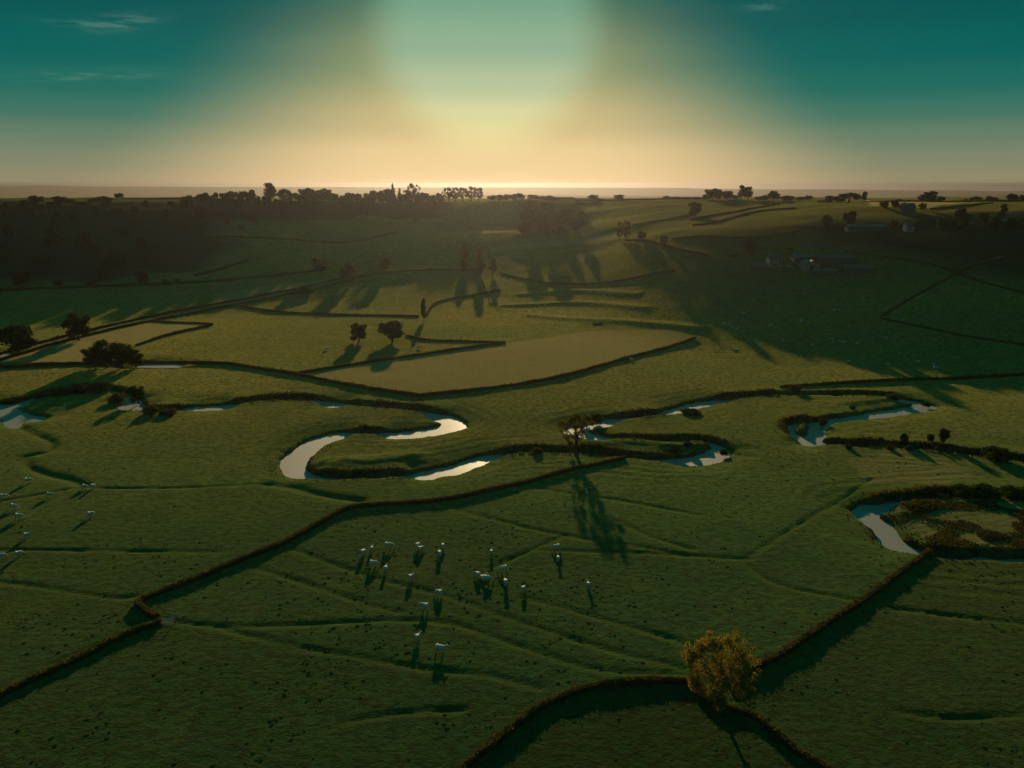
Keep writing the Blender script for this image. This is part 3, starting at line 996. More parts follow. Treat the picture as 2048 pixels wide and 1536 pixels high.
# ------------------------------------------------------------------ hedges
def hedge_mesh(pts, width, height, step, leaf, dens, seed, mat):
    """a clipped hedge: an uneven swept body with leaf clumps all over it"""
    r = np.random.default_rng(seed)
    n = len(pts)
    tan = np.gradient(pts[:, :2], axis=0)
    tan /= np.linalg.norm(tan, axis=1, keepdims=True) + 1e-9
    nor = np.stack([-tan[:, 1], tan[:, 0]], -1)
    z0 = zbase(pts[:, 0], pts[:, 1])
    prof = [(-0.50, -0.12), (-0.56, 0.35), (-0.52, 0.80), (-0.34, 0.98), (0.0, 1.03), (0.34, 0.98), (0.52, 0.80), (0.56, 0.35), (0.50, -0.12)]
    m = len(prof)
    s = np.cumsum(np.r_[0, np.linalg.norm(np.diff(pts[:, :2], axis=0), axis=1)])
    hv = 1 + 0.16 * vnoise(s, s * 0, 3.0, seed + 1) + 0.08 * vnoise(s, s * 0, 1.1, seed + 4) + 0.16 * vnoise(s, s * 0, 17.0, seed + 2)
    wv = 1 + 0.24 * vnoise(s, s * 0, 3.0, seed + 3)
    V = np.zeros((n, m, 3))
    for k, (u, h) in enumerate(prof):
        off = u * width * wv + r.normal(0, 0.05 * width, n)
        V[:, k, 0] = pts[:, 0] + nor[:, 0] * off
        V[:, k, 1] = pts[:, 1] + nor[:, 1] * off
        V[:, k, 2] = z0 + h * height * hv + r.normal(0, 0.035 * height, n)
    F = []
    a, b = np.meshgrid(np.arange(n - 1), np.arange(m - 1), indexing='ij')
    q_ = (a * m + b).ravel()
    F = np.stack([q_, q_ + m, q_ + m + 1, q_ + 1], -1)
    caps = np.array([[0, 1, 2, 3], [0, 3, 4, 5], [0, 5, 6, 7], [0, 7, 8, 8]])[:3]
    F = np.vstack([F, caps, caps[:, ::-1] + (n - 1) * m])
    V0 = V.reshape(-1, 3)
    # leaves on the surface
    nl = int(s[-1] * dens)
    ip = r.uniform(0, n - 1.001, nl)
    kp = r.uniform(0.3, m - 1.31, nl)
    i0, k0 = ip.astype(int), kp.astype(int)
    fi, fk = (ip - i0)[:, None], (kp - k0)[:, None]
    P = (V[i0, k0] * (1 - fi) + V[i0 + 1, k0] * fi) * (1 - fk) + (V[i0, k0 + 1] * (1 - fi) + V[i0 + 1, k0 + 1] * fi) * fk
    ctr = np.stack([pts[i0, 0], pts[i0, 1], z0[i0] + height * 0.5], -1)
    nr = P - ctr
    nr /= np.linalg.norm(nr, axis=1, keepdims=True) + 1e-9
    nr = nr + 0.7 * rand_unit(r, nl)
    nr /= np.linalg.norm(nr, axis=1, keepdims=True) + 1e-9
    lv, lf = leaf_quads(P + nr * (leaf * r.exponential(0.8, nl))[:, None], nr, np.full(nl, leaf), r)
    vv, ff = join([(V0, F), (lv, lf)])
    me = mesh_from("hedge", vv, ff, [mat], False)
    attr(me, 'tint', np.concatenate([np.full(len(V0), 0.25), np.repeat(np.clip(r.normal(0.55, 0.25, nl), 0, 1), 4)]))
    return me


def hedge(pix, width, height, label, near=False, name='hedge', mat=None, group=None):
    step = 0.7 if near else 3.0
    pts = gline(pix, step)
    me = hedge_mesh(pts, width, height, step, 0.15 if near else 0.42, 55 if near else 4.0, len(bpy.data.objects), mat or M_HEDGE)
    o = link(name, me)
    return tag(o, label, 'hedge', group or 'field hedges')


def build_hedges():
    hedge([(1250, 918), (1160, 937), (1050, 966), (950, 989), (870, 1003), (790, 1009), (720, 1014), (680, 1025), (630, 1053), (560, 1090), (470, 1126), (400, 1156), (330, 1183), (290, 1199), (276, 1210), (288, 1222), (314, 1237)],
          1.25, 1.05, 'long clipped brown-green hedge bending from the river to the gate gap on the left', True)
    hedge([(322, 1246), (250, 1272), (150, 1322), (60, 1363), (0, 1393), (-80, 1425)], 1.15, 1.05, 'dark clipped hedge running from the gate gap out of the lower left edge', True)
    hedge([(1858, 1104), (1790, 1154), (1710, 1213), (1640, 1258), (1570, 1306), (1500, 1343), (1452, 1362)], 1.05, 1.05, 'straight clipped hedge from the yellow tree up to the river at right', True)
    hedge([(1392, 1366), (1330, 1364), (1280, 1366), (1200, 1374), (1140, 1390), (1080, 1416), (1020, 1462), (960, 1512), (915, 1550), (860, 1600)], 1.05, 1.05, 'curved clipped hedge sweeping from the yellow tree to the bottom edge', True)
    hedge([(1386, 1370), (1406, 1394), (1432, 1414), (1500, 1432), (1540, 1460), (1590, 1502), (1640, 1533), (1720, 1580)], 0.95, 1.05, 'short clipped hedge from the yellow tree down to the right of the bottom edge', True)
    far = [
        ([(-40, 737), (180, 728), (420, 728), (500, 736), (590, 750), (700, 772), (835, 794)], 1.8, 2.4, 'dark hedge behind the left meanders, ending at the tan field corner'),
        ([(590, 749), (790, 718), (1010, 687)], 1.6, 2.0, 'straight hedge along the far side of the tan hay field'),
        ([(835, 794), (1000, 776), (1130, 753), (1260, 716), (1390, 677)], 1.6, 2.2, 'straight hedge along the near side of the tan hay field'),
        ([(-20, 728), (90, 694), (190, 668), (300, 643), (420, 620), (520, 601), (620, 581), (700, 561)], 1.5, 2.0, 'near hedge of the pair lining the lane at left'),
        ([(-20, 715), (90, 684), (190, 659), (300, 634), (420, 611), (520, 593), (620, 573), (700, 552)], 1.5, 2.0, 'far hedge of the pair lining the lane at left'),
        ([(705, 556), (760, 548), (870, 541), (960, 541)], 1.8, 2.4, 'hedge continuing the lane towards the hillside bushes'),
        ([(1000, 546), (1065, 563), (1120, 568), (1250, 560), (1350, 542)], 1.6, 2.0, 'sagging hedge across the middle of the hill foot'),
        ([(480, 612), (560, 625), (700, 631), (838, 634)], 1.5, 2.0, 'hedge from the lane to the slim dark shrub'),
        ([(852, 632), (872, 607), (930, 594), (1000, 582)], 1.6, 2.2, 'hedge climbing from the slim dark shrub up the slope'),
        ([(272, 692), (340, 670), (425, 651)], 1.5, 2.0, 'near hedge of the small wedge-shaped tan field at left'),
        ([(300, 643), (360, 646), (425, 649)], 1.2, 1.6, 'far hedge of the small wedge-shaped tan field at left'),
        ([(812, 672), (850, 681), (930, 684), (1010, 686)], 1.5, 1.8, 'low hedge right of the two meadow trees'),
        ([(-20, 584), (120, 577), (250, 572), (350, 568), (470, 560), (580, 549), (650, 541)], 2.0, 3.0, 'shaded hedge along the foot of the left hillside'),
        ([(1560, 776), (1700, 767), (1850, 760), (2070, 750)], 1.6, 2.2, 'long straight hedge right of the upper meander, reaching the right edge'),
        ([(1760, 636), (1850, 656), (1950, 676), (2070, 694)], 1.5, 2.0, 'shaded hedge descending to the right edge of the right pasture'),
        ([(1765, 632), (1850, 582), (1950, 532), (2060, 505)], 1.5, 2.0, 'shaded hedge climbing the right hillside'),
        ([(1380, 440), (1470, 425), (1560, 409)], 2.0, 2.6, 'upper hedge on the grassy right shoulder of the hill'),
        ([(1385, 452), (1440, 444), (1478, 433), (1530, 422), (1592, 418)], 2.0, 2.6, 'crooked lower hedge on the grassy right shoulder of the hill'),
        ([(1265, 452), (1330, 440), (1390, 430)], 2.0, 2.6, 'hedge from the pale tree group to the dark round tree'),
        ([(1250, 481), (1350, 497), (1420, 513)], 1.8, 2.4, 'hedge running down from the pale tree group'),
        ([(1345, 479), (1500, 476), (1600, 463)], 1.8, 2.4, 'hedge above the farm along the break of slope'),
        ([(1690, 502), (1850, 527), (1950, 560), (2060, 590)], 1.8, 2.4, 'dark hedge behind the farm falling to the right'),
        ([(1860, 419), (1920, 412), (1985, 407)], 2.0, 2.5, 'hedge edging the pale stubble strip at upper right'),
        ([(400, 474), (600, 482), (720, 482), (795, 466)], 2.0, 2.6, 'shaded hedge halfway up the left hillside'),
        ([(390, 552), (440, 540), (495, 522)], 2.0, 3.0, 'short shaded hedge slanting up the left hillside'),
        ([(380, 431), (470, 432), (570, 431)], 2.0, 3.0, 'shaded hedge below the left ridge row'),
    ]
    for p, w, h, lab in far:
        k = 0.42 if p[0][0] > 1650 else 0.62
        hedge(p, w * 0.68, h * k, lab)
    # hedges along the top of the plateau, given by place
    for x0, x1, d0, d1, lab in [(1150, 1420, 1135, 1090, 'low skyline hedge along the bare middle of the ridge'), (1720, 2060, 905, 850, 'low skyline hedge along the right of the ridge'),
                                (640, 700, 1075, 1085, 'low skyline hedge between the left ridge trees and the copse'), (250, 410, 1040, 1040, 'low skyline hedge left of the ridge row')]:
        pts = []
        for k in range(8):
            f = k / 7
            d = ray(x0 + (x1 - x0) * f, 400)
            Y = d0 + (d1 - d0) * f
            pts.append((d[0] / d[1] * Y, Y))
        o = link('hedge', hedge_mesh(catmull(pts, 3.0), 1.4, 1.6, 3.0, 0.42, 4.0, int(x0), M_HEDGE))
        tag(o, lab, 'hedge', 'field hedges')


# ------------------------------------------------------------------ trees of the hillside and the valley
# x, base y, height, width (pixels), style, material, label
HILL_TREES = [
    (45, 571, 32, 40, 'round', 'G', 'broad dark tree at the left edge above the shaded lane hedge'),
    (115, 569, 14, 16, 'bush', 'G', 'small dark bush beside the broad tree at the left hill foot'),
    (183, 569, 15, 18, 'bush', 'G', 'low dark bush left of a rounder tree at the left hill foot'),
    (205, 561, 25, 24, 'round', 'G', 'round dark tree on the left hill foot, left of two similar'),
    (287, 566, 28, 26, 'round', 'G', 'isolated round dark tree on the left hill foot'),
    (332, 569, 16, 15, 'bush', 'G', 'left one of two little bushes on the left hill foot hedge'),
    (352, 567, 14, 12, 'bush', 'G', 'right one of two little bushes on the left hill foot hedge'),
    (640, 543, 28, 36, 'round', 'O', 'loose olive tree at the hedge above the lane bend'),
    (695, 563, 36, 36, 'round', 'O', 'broad olive tree standing in the lane bend'),
    (610, 586, 18, 40, 'bush', 'O', 'wide olive thicket on the lane hedge'),
    (770, 540, 28, 26, 'round', 'O', 'round olive tree right of the lane bend'),
    (930, 520, 34, 20, 'tall', 'O', 'tall olive tree in front of the lit spur, upper left of its group'),
    (928, 545, 26, 20, 'round', 'O', 'small olive tree on the hedge under the lit spur'),
    (962, 548, 44, 22, 'tall', 'O', 'tallest olive tree in the group below the lit spur'),
    (985, 549, 32, 24, 'loose', 'O', 'thin olive tree at the right of the group below the lit spur'),
    (1238, 481, 36, 18, 'loose', 'O', 'left thin tree of the pale pair on the hill shoulder'),
    (1253, 482, 40, 22, 'loose', 'O', 'right thin tree of the pale pair on the hill shoulder'),
    (1282, 482, 20, 19, 'round', 'G', 'small round tree just right of the pale pair'),
    (1327, 493, 22, 19, 'round', 'O', 'small round tree on the hedge left of the farm'),
    (1500, 513, 36, 24, 'round', 'G', 'dark round tree behind the farmhouse'),
    (1468, 513, 9, 16, 'bush', 'O', 'yellowish bush at the left end of the farm'),
    (1578, 500, 10, 20, 'bush', 'O', 'brownish bush above the farm sheds'),
    (1390, 433, 28, 30, 'round', 'G', 'lone dark round tree on the grassy right shoulder'),
    (2005, 434, 24, 16, 'tall', 'G', 'dark oval tree on the slope at the upper right edge'),
    (1768, 417, 14, 22, 'round', 'G', 'left dark tree in front of the hilltop house'),
    (1790, 418, 18, 18, 'round', 'G', 'middle dark tree in front of the hilltop house'),
    (1845, 420, 14, 16, 'round', 'G', 'dark tree right of the hilltop house'),
    (848, 642, 42, 15, 'tall', 'G', 'slim dark shrub where two hedges meet in the meadow'),
    (718, 684, 38, 37, 'round', 'G', 'left one of the two meadow trees, with a clear stem and long shadow'),
    (785, 684, 44, 54, 'round', 'G', 'right one of the two meadow trees, wider and flat-topped'),
    (158, 680, 54, 54, 'round', 'G', 'round tree standing on the lane hedge at left'),
    (38, 708, 62, 80, 'round', 'G', 'big broad tree beside the lane at the left edge'),
    (190, 733, 42, 46, 'round', 'G', 'leftmost and smallest tree of the clump by the left pool'),
    (215, 735, 56, 48, 'round', 'G', 'tallest tree of the clump by the left pool'),
    (247, 735, 52, 46, 'round', 'G', 'third tree of the clump by the left pool'),
    (272, 733, 40, 34, 'round', 'G', 'rightmost tree of the clump by the left pool'),
    (205, 782, 30, 50, 'bush', 'G', 'large dark thicket on the bend of the left meander'),
    (165, 784, 26, 46, 'bush', 'G', 'dark thicket on the left meander, left of the largest'),
    (122, 789, 13, 40, 'bush', 'G', 'low dark thicket on the left meander above the forked pool'),
    (80, 793, 9, 36, 'bush', 'G', 'low dark thicket right above the forked pool'),
    (20, 797, 7, 40, 'bush', 'G', 'low dark thicket at the left edge by the forked pool'),
    (238, 800, 30, 34, 'bush', 'O', 'pale grey-green bush left of the small bright pool'),
    (276, 800, 36, 34, 'round', 'G', 'dark tree right behind the small bright pool'),
    (305, 826, 22, 34, 'bush', 'S', 'brown bush right of the small bright pool'),
    (338, 828, 16, 40, 'bush', 'S', 'second brown bush right of the small bright pool'),
    (1192, 838, 26, 26, 'bush', 'G', 'dark bush at the water right behind the riverside tree'),
    (1172, 842, 24, 22, 'bush', 'G', 'dark bush half hidden by the riverside tree'),
    (1075, 905, 18, 18, 'bush', 'O', 'small round olive bush on the bank left of the riverside tree'),
    (1380, 826, 14, 44, 'bush', 'G', 'low wide bush on the inner bank of the upper right meander'),
    (1590, 781, 16, 26, 'bush', 'S', 'small brown bush on the straight bank of the upper right meander'),
    (1785, 794, 18, 26, 'bush', 'S', 'pale brown bush beside the bright pool of the right meander'),
    (1852, 806, 12, 18, 'bush', 'G', 'dark bush at the right tip of the right meander'),
    (1820, 806, 8, 9, 'bush', 'G', 'tiny dark bush standing in the bright pool of the right meander'),
    (1646, 844, 20, 18, 'bush', 'S', 'brown bush at the narrow bright reach of the right meander'),
    (1706, 815, 10, 14, 'bush', 'G', 'little dark bush on the bank left of the right pool'),
    (1352, 900, 20, 24, 'bush', 'G', 'dark bush left of the broad pool in the central meander'),
    (1375, 890, 12, 20, 'bush', 'G', 'low dark bush behind the broad pool in the central meander'),
    (1446, 903, 18, 18, 'bush', 'G', 'dark bush right of the broad pool in the central meander'),
    (1697, 896, 13, 16, 'bush', 'S', 'leftmost small bush on the near bank of the right river arm'),
    (1780, 898, 13, 15, 'bush', 'S', 'second small bush on the near bank of the right river arm'),
    (1815, 900, 15, 15, 'bush', 'S', 'third small bush on the near bank of the right river arm'),
    (1875, 900, 17, 12, 'tall', 'S', 'slender bush on the near bank of the right river arm'),
    (1808, 886, 26, 18, 'bush', 'G', 'dark upright bush on the far bank of the right river arm'),
    (1860, 884, 24, 14, 'bush', 'G', 'dark narrow bush on the far bank of the right river arm'),
    (1886, 886, 30, 24, 'round', 'G', 'dark round shrub on the far bank of the right river arm'),
    (1762, 884, 12, 12, 'bush', 'G', 'tiny dark bush on the far bank of the right river arm'),
    (1990, 918, 34, 60, 'bush', 'G', 'large dark thicket on the near bank close to the right edge'),
    (1885, 992, 20, 30, 'bush', 'S', 'left brown thicket on the lower right river bend'),
    (1925, 988, 36, 56, 'bush', 'G', 'tall dark thicket on the lower right river bend'),
    (1970, 990, 34, 60, 'bush', 'G', 'dark thicket beside the tall one on the lower right river bend'),
    (2025, 994, 30, 56, 'bush', 'G', 'dark thicket at the right edge on the lower right river bend'),
    (1862, 1104, 14, 22, 'bush', 'S', 'brown bush at the end of the straight hedge by the river'),
    (1985, 1075, 12, 60, 'bush', 'S', 'low dark scrub patch inside the lower right river bend'),
]


def hill_trees():
    mats = {'G': M_LEAF, 'O': M_OLIVE, 'S': M_SCRUB}
    for i, (px, py, h, w, style, m, lab) in enumerate(HILL_TREES):
        X, Y, Z, t = ground(px, py)
        Z = float(zat(X, Y)[0])
        sc = t / FPX
        H, W = h * sc * 1.06, w * sc * 1.10
        cat = 'bush' if style == 'bush' or 'bush' in lab or 'shrub' in lab else 'tree'
        big_ = py > 640
        n = (2600 if style != 'bush' else 1100) if big_ else None
        leaf = (0.040 if style not in ('loose', 'bush') else 0.024 if style == 'loose' else 0.062) if big_ else None
        nm = 'bush' if cat == 'bush' else 'field_tree'
        place_tree(nm, lab, cat, 'bushes along river and hedges' if cat == 'bush' else 'scattered field trees', X, Y, max(Z, -1.2), H, W, style, i % 2, mats[m], n, leaf)
    # shaded hanging woods, trees one cannot tell apart
    r = random.Random(5)
    spots = []
    for i in range(34):
        spots.append((r.uniform(10, 300), r.uniform(412, 545), 'shaded tree in the dark wood on the left hillside', 'left hillside wood'))
    for i in range(26):
        spots.append((r.uniform(310, 880), r.uniform(404, 440) + r.choice([0, 0, 30]), 'shaded tree on the slope under the left ridge row', 'slope trees under the ridge row'))
    for i in range(34):
        spots.append((395 + i * 14.5 + r.uniform(-5, 5), r.uniform(401, 413), 'shaded tree on the slope under the left ridge row', 'slope trees under the ridge row'))
    for i in range(40):
        x = r.uniform(1042, 1168)
        spots.append((x, r.uniform(412, 474 - 0.02 * (x - 1042)), 'shaded tree in the hanging wood below the ridge near the centre', 'central hanging wood'))
    for i in range(16):
        spots.append((r.uniform(1650, 2040), r.uniform(446, 466), 'shaded tree among the buildings on the upper right slope', 'upper right slope trees'))
    for i, (px, py, lab, grp) in enumerate(spots):
        X, Y, Z, t = ground(px, py)
        if Y > 1400:
            continue
        H = r.uniform(8, 14)
        place_tree('wood_tree', lab, 'tree', grp, X, Y, float(zat(X, Y)[0]), H, H * r.uniform(0.8, 1.1), 'round', i % 2)


def hero_trees():
    # the yellowing tree where three hedges meet
    X, Y, Z, t = ground(1436, 1412)
    e = link('autumn_tree', None, None, (X, Y, Z))
    tag(e, 'round yellow-brown autumn tree at the meeting of three hedges, lower right', 'tree')
    r = np.random.default_rng(3)
    cl = []
    for i in range(64):
        a, el = r.uniform(0, 6.283), r.uniform(-0.75, 1.0)
        rr = 6.1 * math.sqrt(max(0.04, 1 - (el if el > 0 else el * 0.8) ** 2)) * r.uniform(0.55, 1.0)
        if el > 0.2:
            rr *= 1.0 - 0.25 * (el - 0.2)
        s = r.uniform(0.65, 1.5)
        cl.append(((math.cos(a) * rr, math.sin(a) * rr, 7.6 + 6.0 * el), (s, s, s * 0.8)))
    cl.append(((0, 0, 6.8), (3.6, 3.6, 4.0)))
    for i in range(40):
        a, el = r.uniform(0, 6.283), r.uniform(-0.5, 1.0)
        rr = 6.6 * math.sqrt(max(0.04, 1 - el * el)) * r.uniform(0.85, 1.08)
        s = r.uniform(0.35, 0.7)
        cl.append(((math.cos(a) * rr, math.sin(a) * rr, 7.8 + 6.4 * el), (s, s, s * 1.1)))
    v, f, tint = crown(5, cl, 24000, 0.15)
    me = mesh_from('autumn_crown', v, f, [M_GOLD], False)
    attr(me, 'tint', tint)
    link('crown', me, e)
    parts = [tube([(0, 0, -0.3), (0.05, 0.02, 1.2), (0.1, 0, 3.0), (0.0, 0.1, 5.5), (0.1, 0, 8.5), (0, 0, 10.6)], [0.42, 0.32, 0.28, 0.2, 0.12, 0.04], 9)]
    for i in range(16):
        h = r.uniform(2.0, 7.5)
        a = r.uniform(0, 6.283)
        d = np.array([math.cos(a), math.sin(a), r.uniform(0.35, 0.9)])
        L = r.uniform(2.2, 4.4) * (1 - h / 14)
        p0 = np.array([0.05, 0, h])
        parts.append(tube([p0, p0 + d * L * 0.5, p0 + d * L + np.array([0, 0, 0.5])], [0.13, 0.09, 0.03], 6))
    tv, tf = join(parts)
    link('trunk', mesh_from('autumn_trunk', tv, tf, [M_BARK], True), e)

    # the forked willow on the river bank
    X, Y, Z, t = ground(1150, 905)
    e = link('riverside_tree', None, None, (X, Y, float(zat(X, Y)[0])))
    tag(e, 'leaning riverside tree with thick stem and dark one-sided crown by the central meander', 'tree')
    sc = t / FPX
    r = np.random.default_rng(8)
    cl = []
    # (pixel offset right of the base, pixels above the base, radius in pixels)
    for dx, h, s in [(-26, 62, 9), (-22, 70, 10), (-14, 74, 11), (-5, 80, 12), (4, 84, 11), (12, 78, 11), (22, 84, 10), (30, 80, 9), (34, 70, 8), (18, 68, 11),
                     (6, 66, 12), (-4, 62, 11), (-16, 60, 9), (-24, 50, 7), (12, 54, 10), (0, 50, 10), (-12, 44, 9), (-18, 34, 8), (-10, 30, 9), (2, 38, 11), (8, 44, 9), (-22, 40, 7), (3, 24, 8), (-8, 20, 7)]:
        for k in range(2):
            cl.append(((dx * sc + r.normal(0, 0.5), r.uniform(-2.6, 2.6), h * sc * 0.98), (s * sc * 0.66, s * sc * 0.7, s * sc * 0.62)))
    v, f, tint = crown(9, cl, 5200, 0.21)
    me = mesh_from('riverside_crown', v, f, [M_OLIVE], False)
    attr(me, 'tint', tint)
    link('crown', me, e)
    parts = [tube([(0, 0, -0.5), (0.2, 0, 2.0), (0.4, 0, 5.0), (0.3, 0, 8.0), (-0.4, 0, 11.5)], [0.75, 0.6, 0.5, 0.38, 0.12], 9),
             tube([(0.3, 0, 6.0), (1.8, 0.4, 9.0), (3.6, 0.3, 12.5)], [0.36, 0.25, 0.08], 7),
             tube([(0.3, 0, 5.5), (-1.6, -0.4, 8.0), (-3.8, 0, 10.3)], [0.34, 0.22, 0.07], 7),
             tube([(0.2, 0, 3.2), (-1.2, 0.6, 4.6), (-2.6, 0.6, 5.6)], [0.25, 0.16, 0.05], 6)]
    tv, tf = join(parts)
    link('trunk', mesh_from('riverside_trunk', tv, tf, [M_BARK], True), e)


# ------------------------------------------------------------------ cattle
def cow_mesh(pose):
    me = bpy.data.meshes.new('cow_skeleton')
    vs, es, rs = [], [], []

    def v(p, r, link_to=None):
        vs.append(p)
        rs.append(r if isinstance(r, tuple) else (r, r))
        if link_to is not None:
            es.append((link_to, len(vs) - 1))
        return len(vs) - 1
    low = -0.72 if pose == 'lying' else 0.0
    root = v((-0.15, 0, 0.98 + low), (0.48, 0.52))
    hip = v((-0.62, 0, 1.06 + low), (0.41, 0.43), root)
    rump = v((-0.92, 0, 1.05 + low), (0.30, 0.34), hip)
    sh = v((0.42, 0, 1.00 + low), (0.42, 0.50), root)
    nk = v((0.74, 0, 1.08 + low), (0.28, 0.34), sh)
    if pose == 'grazing':
        n2 = v((1.02, 0.03, 0.84), (0.14, 0.19), nk)
        pl = v((1.24, 0.06, 0.56), (0.12, 0.14), n2)
        v((1.34, 0.08, 0.36), (0.09, 0.10), pl)
        v((1.42, 0.09, 0.16), (0.07, 0.075), len(vs) - 1)
    elif pose == 'turned':
        n2 = v((0.98, 0.16, 1.26), (0.14, 0.18), nk)
        pl = v((1.12, 0.34, 1.38), (0.12, 0.14), n2)
        v((1.14, 0.56, 1.28), (0.09, 0.10), pl)
        v((1.14, 0.76, 1.17), (0.07, 0.075), len(vs) - 1)
    else:
        n2 = v((0.98, 0, 1.28 + low), (0.14, 0.18), nk)
        pl = v((1.20, 0, 1.42 + low), (0.12, 0.14), n2)
        v((1.42, 0, 1.32 + low), (0.09, 0.10), pl)
        v((1.60, 0, 1.22 + low), (0.07, 0.075), len(vs) - 1)
    for s in (-1, 1):
        if pose == 'lying':
            a = v((0.50, s * 0.30, 0.22), 0.11, sh)
            b = v((0.80, s * 0.34, 0.12), 0.07, a)
            v((0.48, s * 0.36, 0.07), 0.055, b)
            a = v((-0.50, s * 0.36, 0.25), 0.17, hip)
            b = v((-0.15, s * 0.46, 0.13), 0.08, a)
            v((-0.55, s * 0.50, 0.08), 0.06, b)
            continue
        st = 0.10 * s if pose == 'grazing' else 0.04 * s
        a = v((0.44 + st * 0.3, s * 0.22, 0.72), (0.13, 0.12), sh)
        b = v((0.47 + st, s * 0.22, 0.38), 0.10, a)
        c = v((0.45 + st, s * 0.22, 0.13), 0.075, b)
        v((0.48 + st, s * 0.22, 0.03), 0.068, c)
        a = v((-0.58 - st * 0.3, s * 0.22, 0.78), (0.18, 0.14), hip)
        b = v((-0.76 - st, s * 0.22, 0.43), 0.105, a)
        c = v((-0.70 - st, s * 0.22, 0.14), 0.075, b)
        v((-0.66 - st, s * 0.22, 0.03), 0.068, c)
    me.from_pydata(vs, es, [])
    o = bpy.data.objects.new('cow_skeleton', me)
    COL.objects.link(o)
    o.modifiers.new('skin', 'SKIN')
    for i, sv in enumerate(me.skin_vertices[0].data):
        sv.radius = rs[i]
        sv.use_root = (i == 0)
    sub = o.modifiers.new('sub', 'SUBSURF')
    sub.levels = sub.render_levels = 1
    dg = bpy.context.evaluated_depsgraph_get()
    res = bpy.data.meshes.new_from_object(o.evaluated_get(dg))
    res.name = 'cow_' + pose
    res.materials.clear()
    res.materials.append(M_HIDE)
    res.polygons.foreach_set("use_smooth", np.full(len(res.polygons), True))
    bpy.data.objects.remove(o)
    head = np.array(vs[pl])
    muz = np.array(vs[8])
    ears = []
    side = np.array([-(muz - head)[1], (muz - head)[0], 0.0])
    side = side / (np.linalg.norm(side) + 1e-9)
    for s in (-1, 1):
        p = head + side * s * 0.10 + np.array([0, 0, 0.06])
        ears.append(tube([p, p + side * s * 0.12 + np.array([0, 0, 0.02]), p + side * s * 0.22], [0.045, 0.06, 0.012], 6))
    ev = [mesh_from('cow_ear', a, b, [M_HIDE], True) for a, b in ears]
    tz = 1.16 + low
    if pose == 'lying':
        tail = tube([(-1.04, 0, tz - 0.05), (-1.18, 0.05, tz - 0.25), (-1.2, 0.1, 0.06)], [0.045, 0.03, 0.035], 6)
    else:
        tail = tube([(-1.05, 0, tz - 0.02), (-1.17, 0, tz - 0.22), (-1.16, 0.02, 0.75), (-1.15, 0.03, 0.48)], [0.045, 0.032, 0.026, 0.04], 6)
    mz = tube([muz - (muz - np.array(vs[7])) * 0.15, muz + (muz - np.array(vs[7])) * 0.42], [0.085, 0.06], 8)
    return res, ev, mesh_from('cow_tail', tail[0], tail[1], [M_HIDE], True), mesh_from('cow_muzzle', mz[0], mz[1], [M_MUZZLE], True)


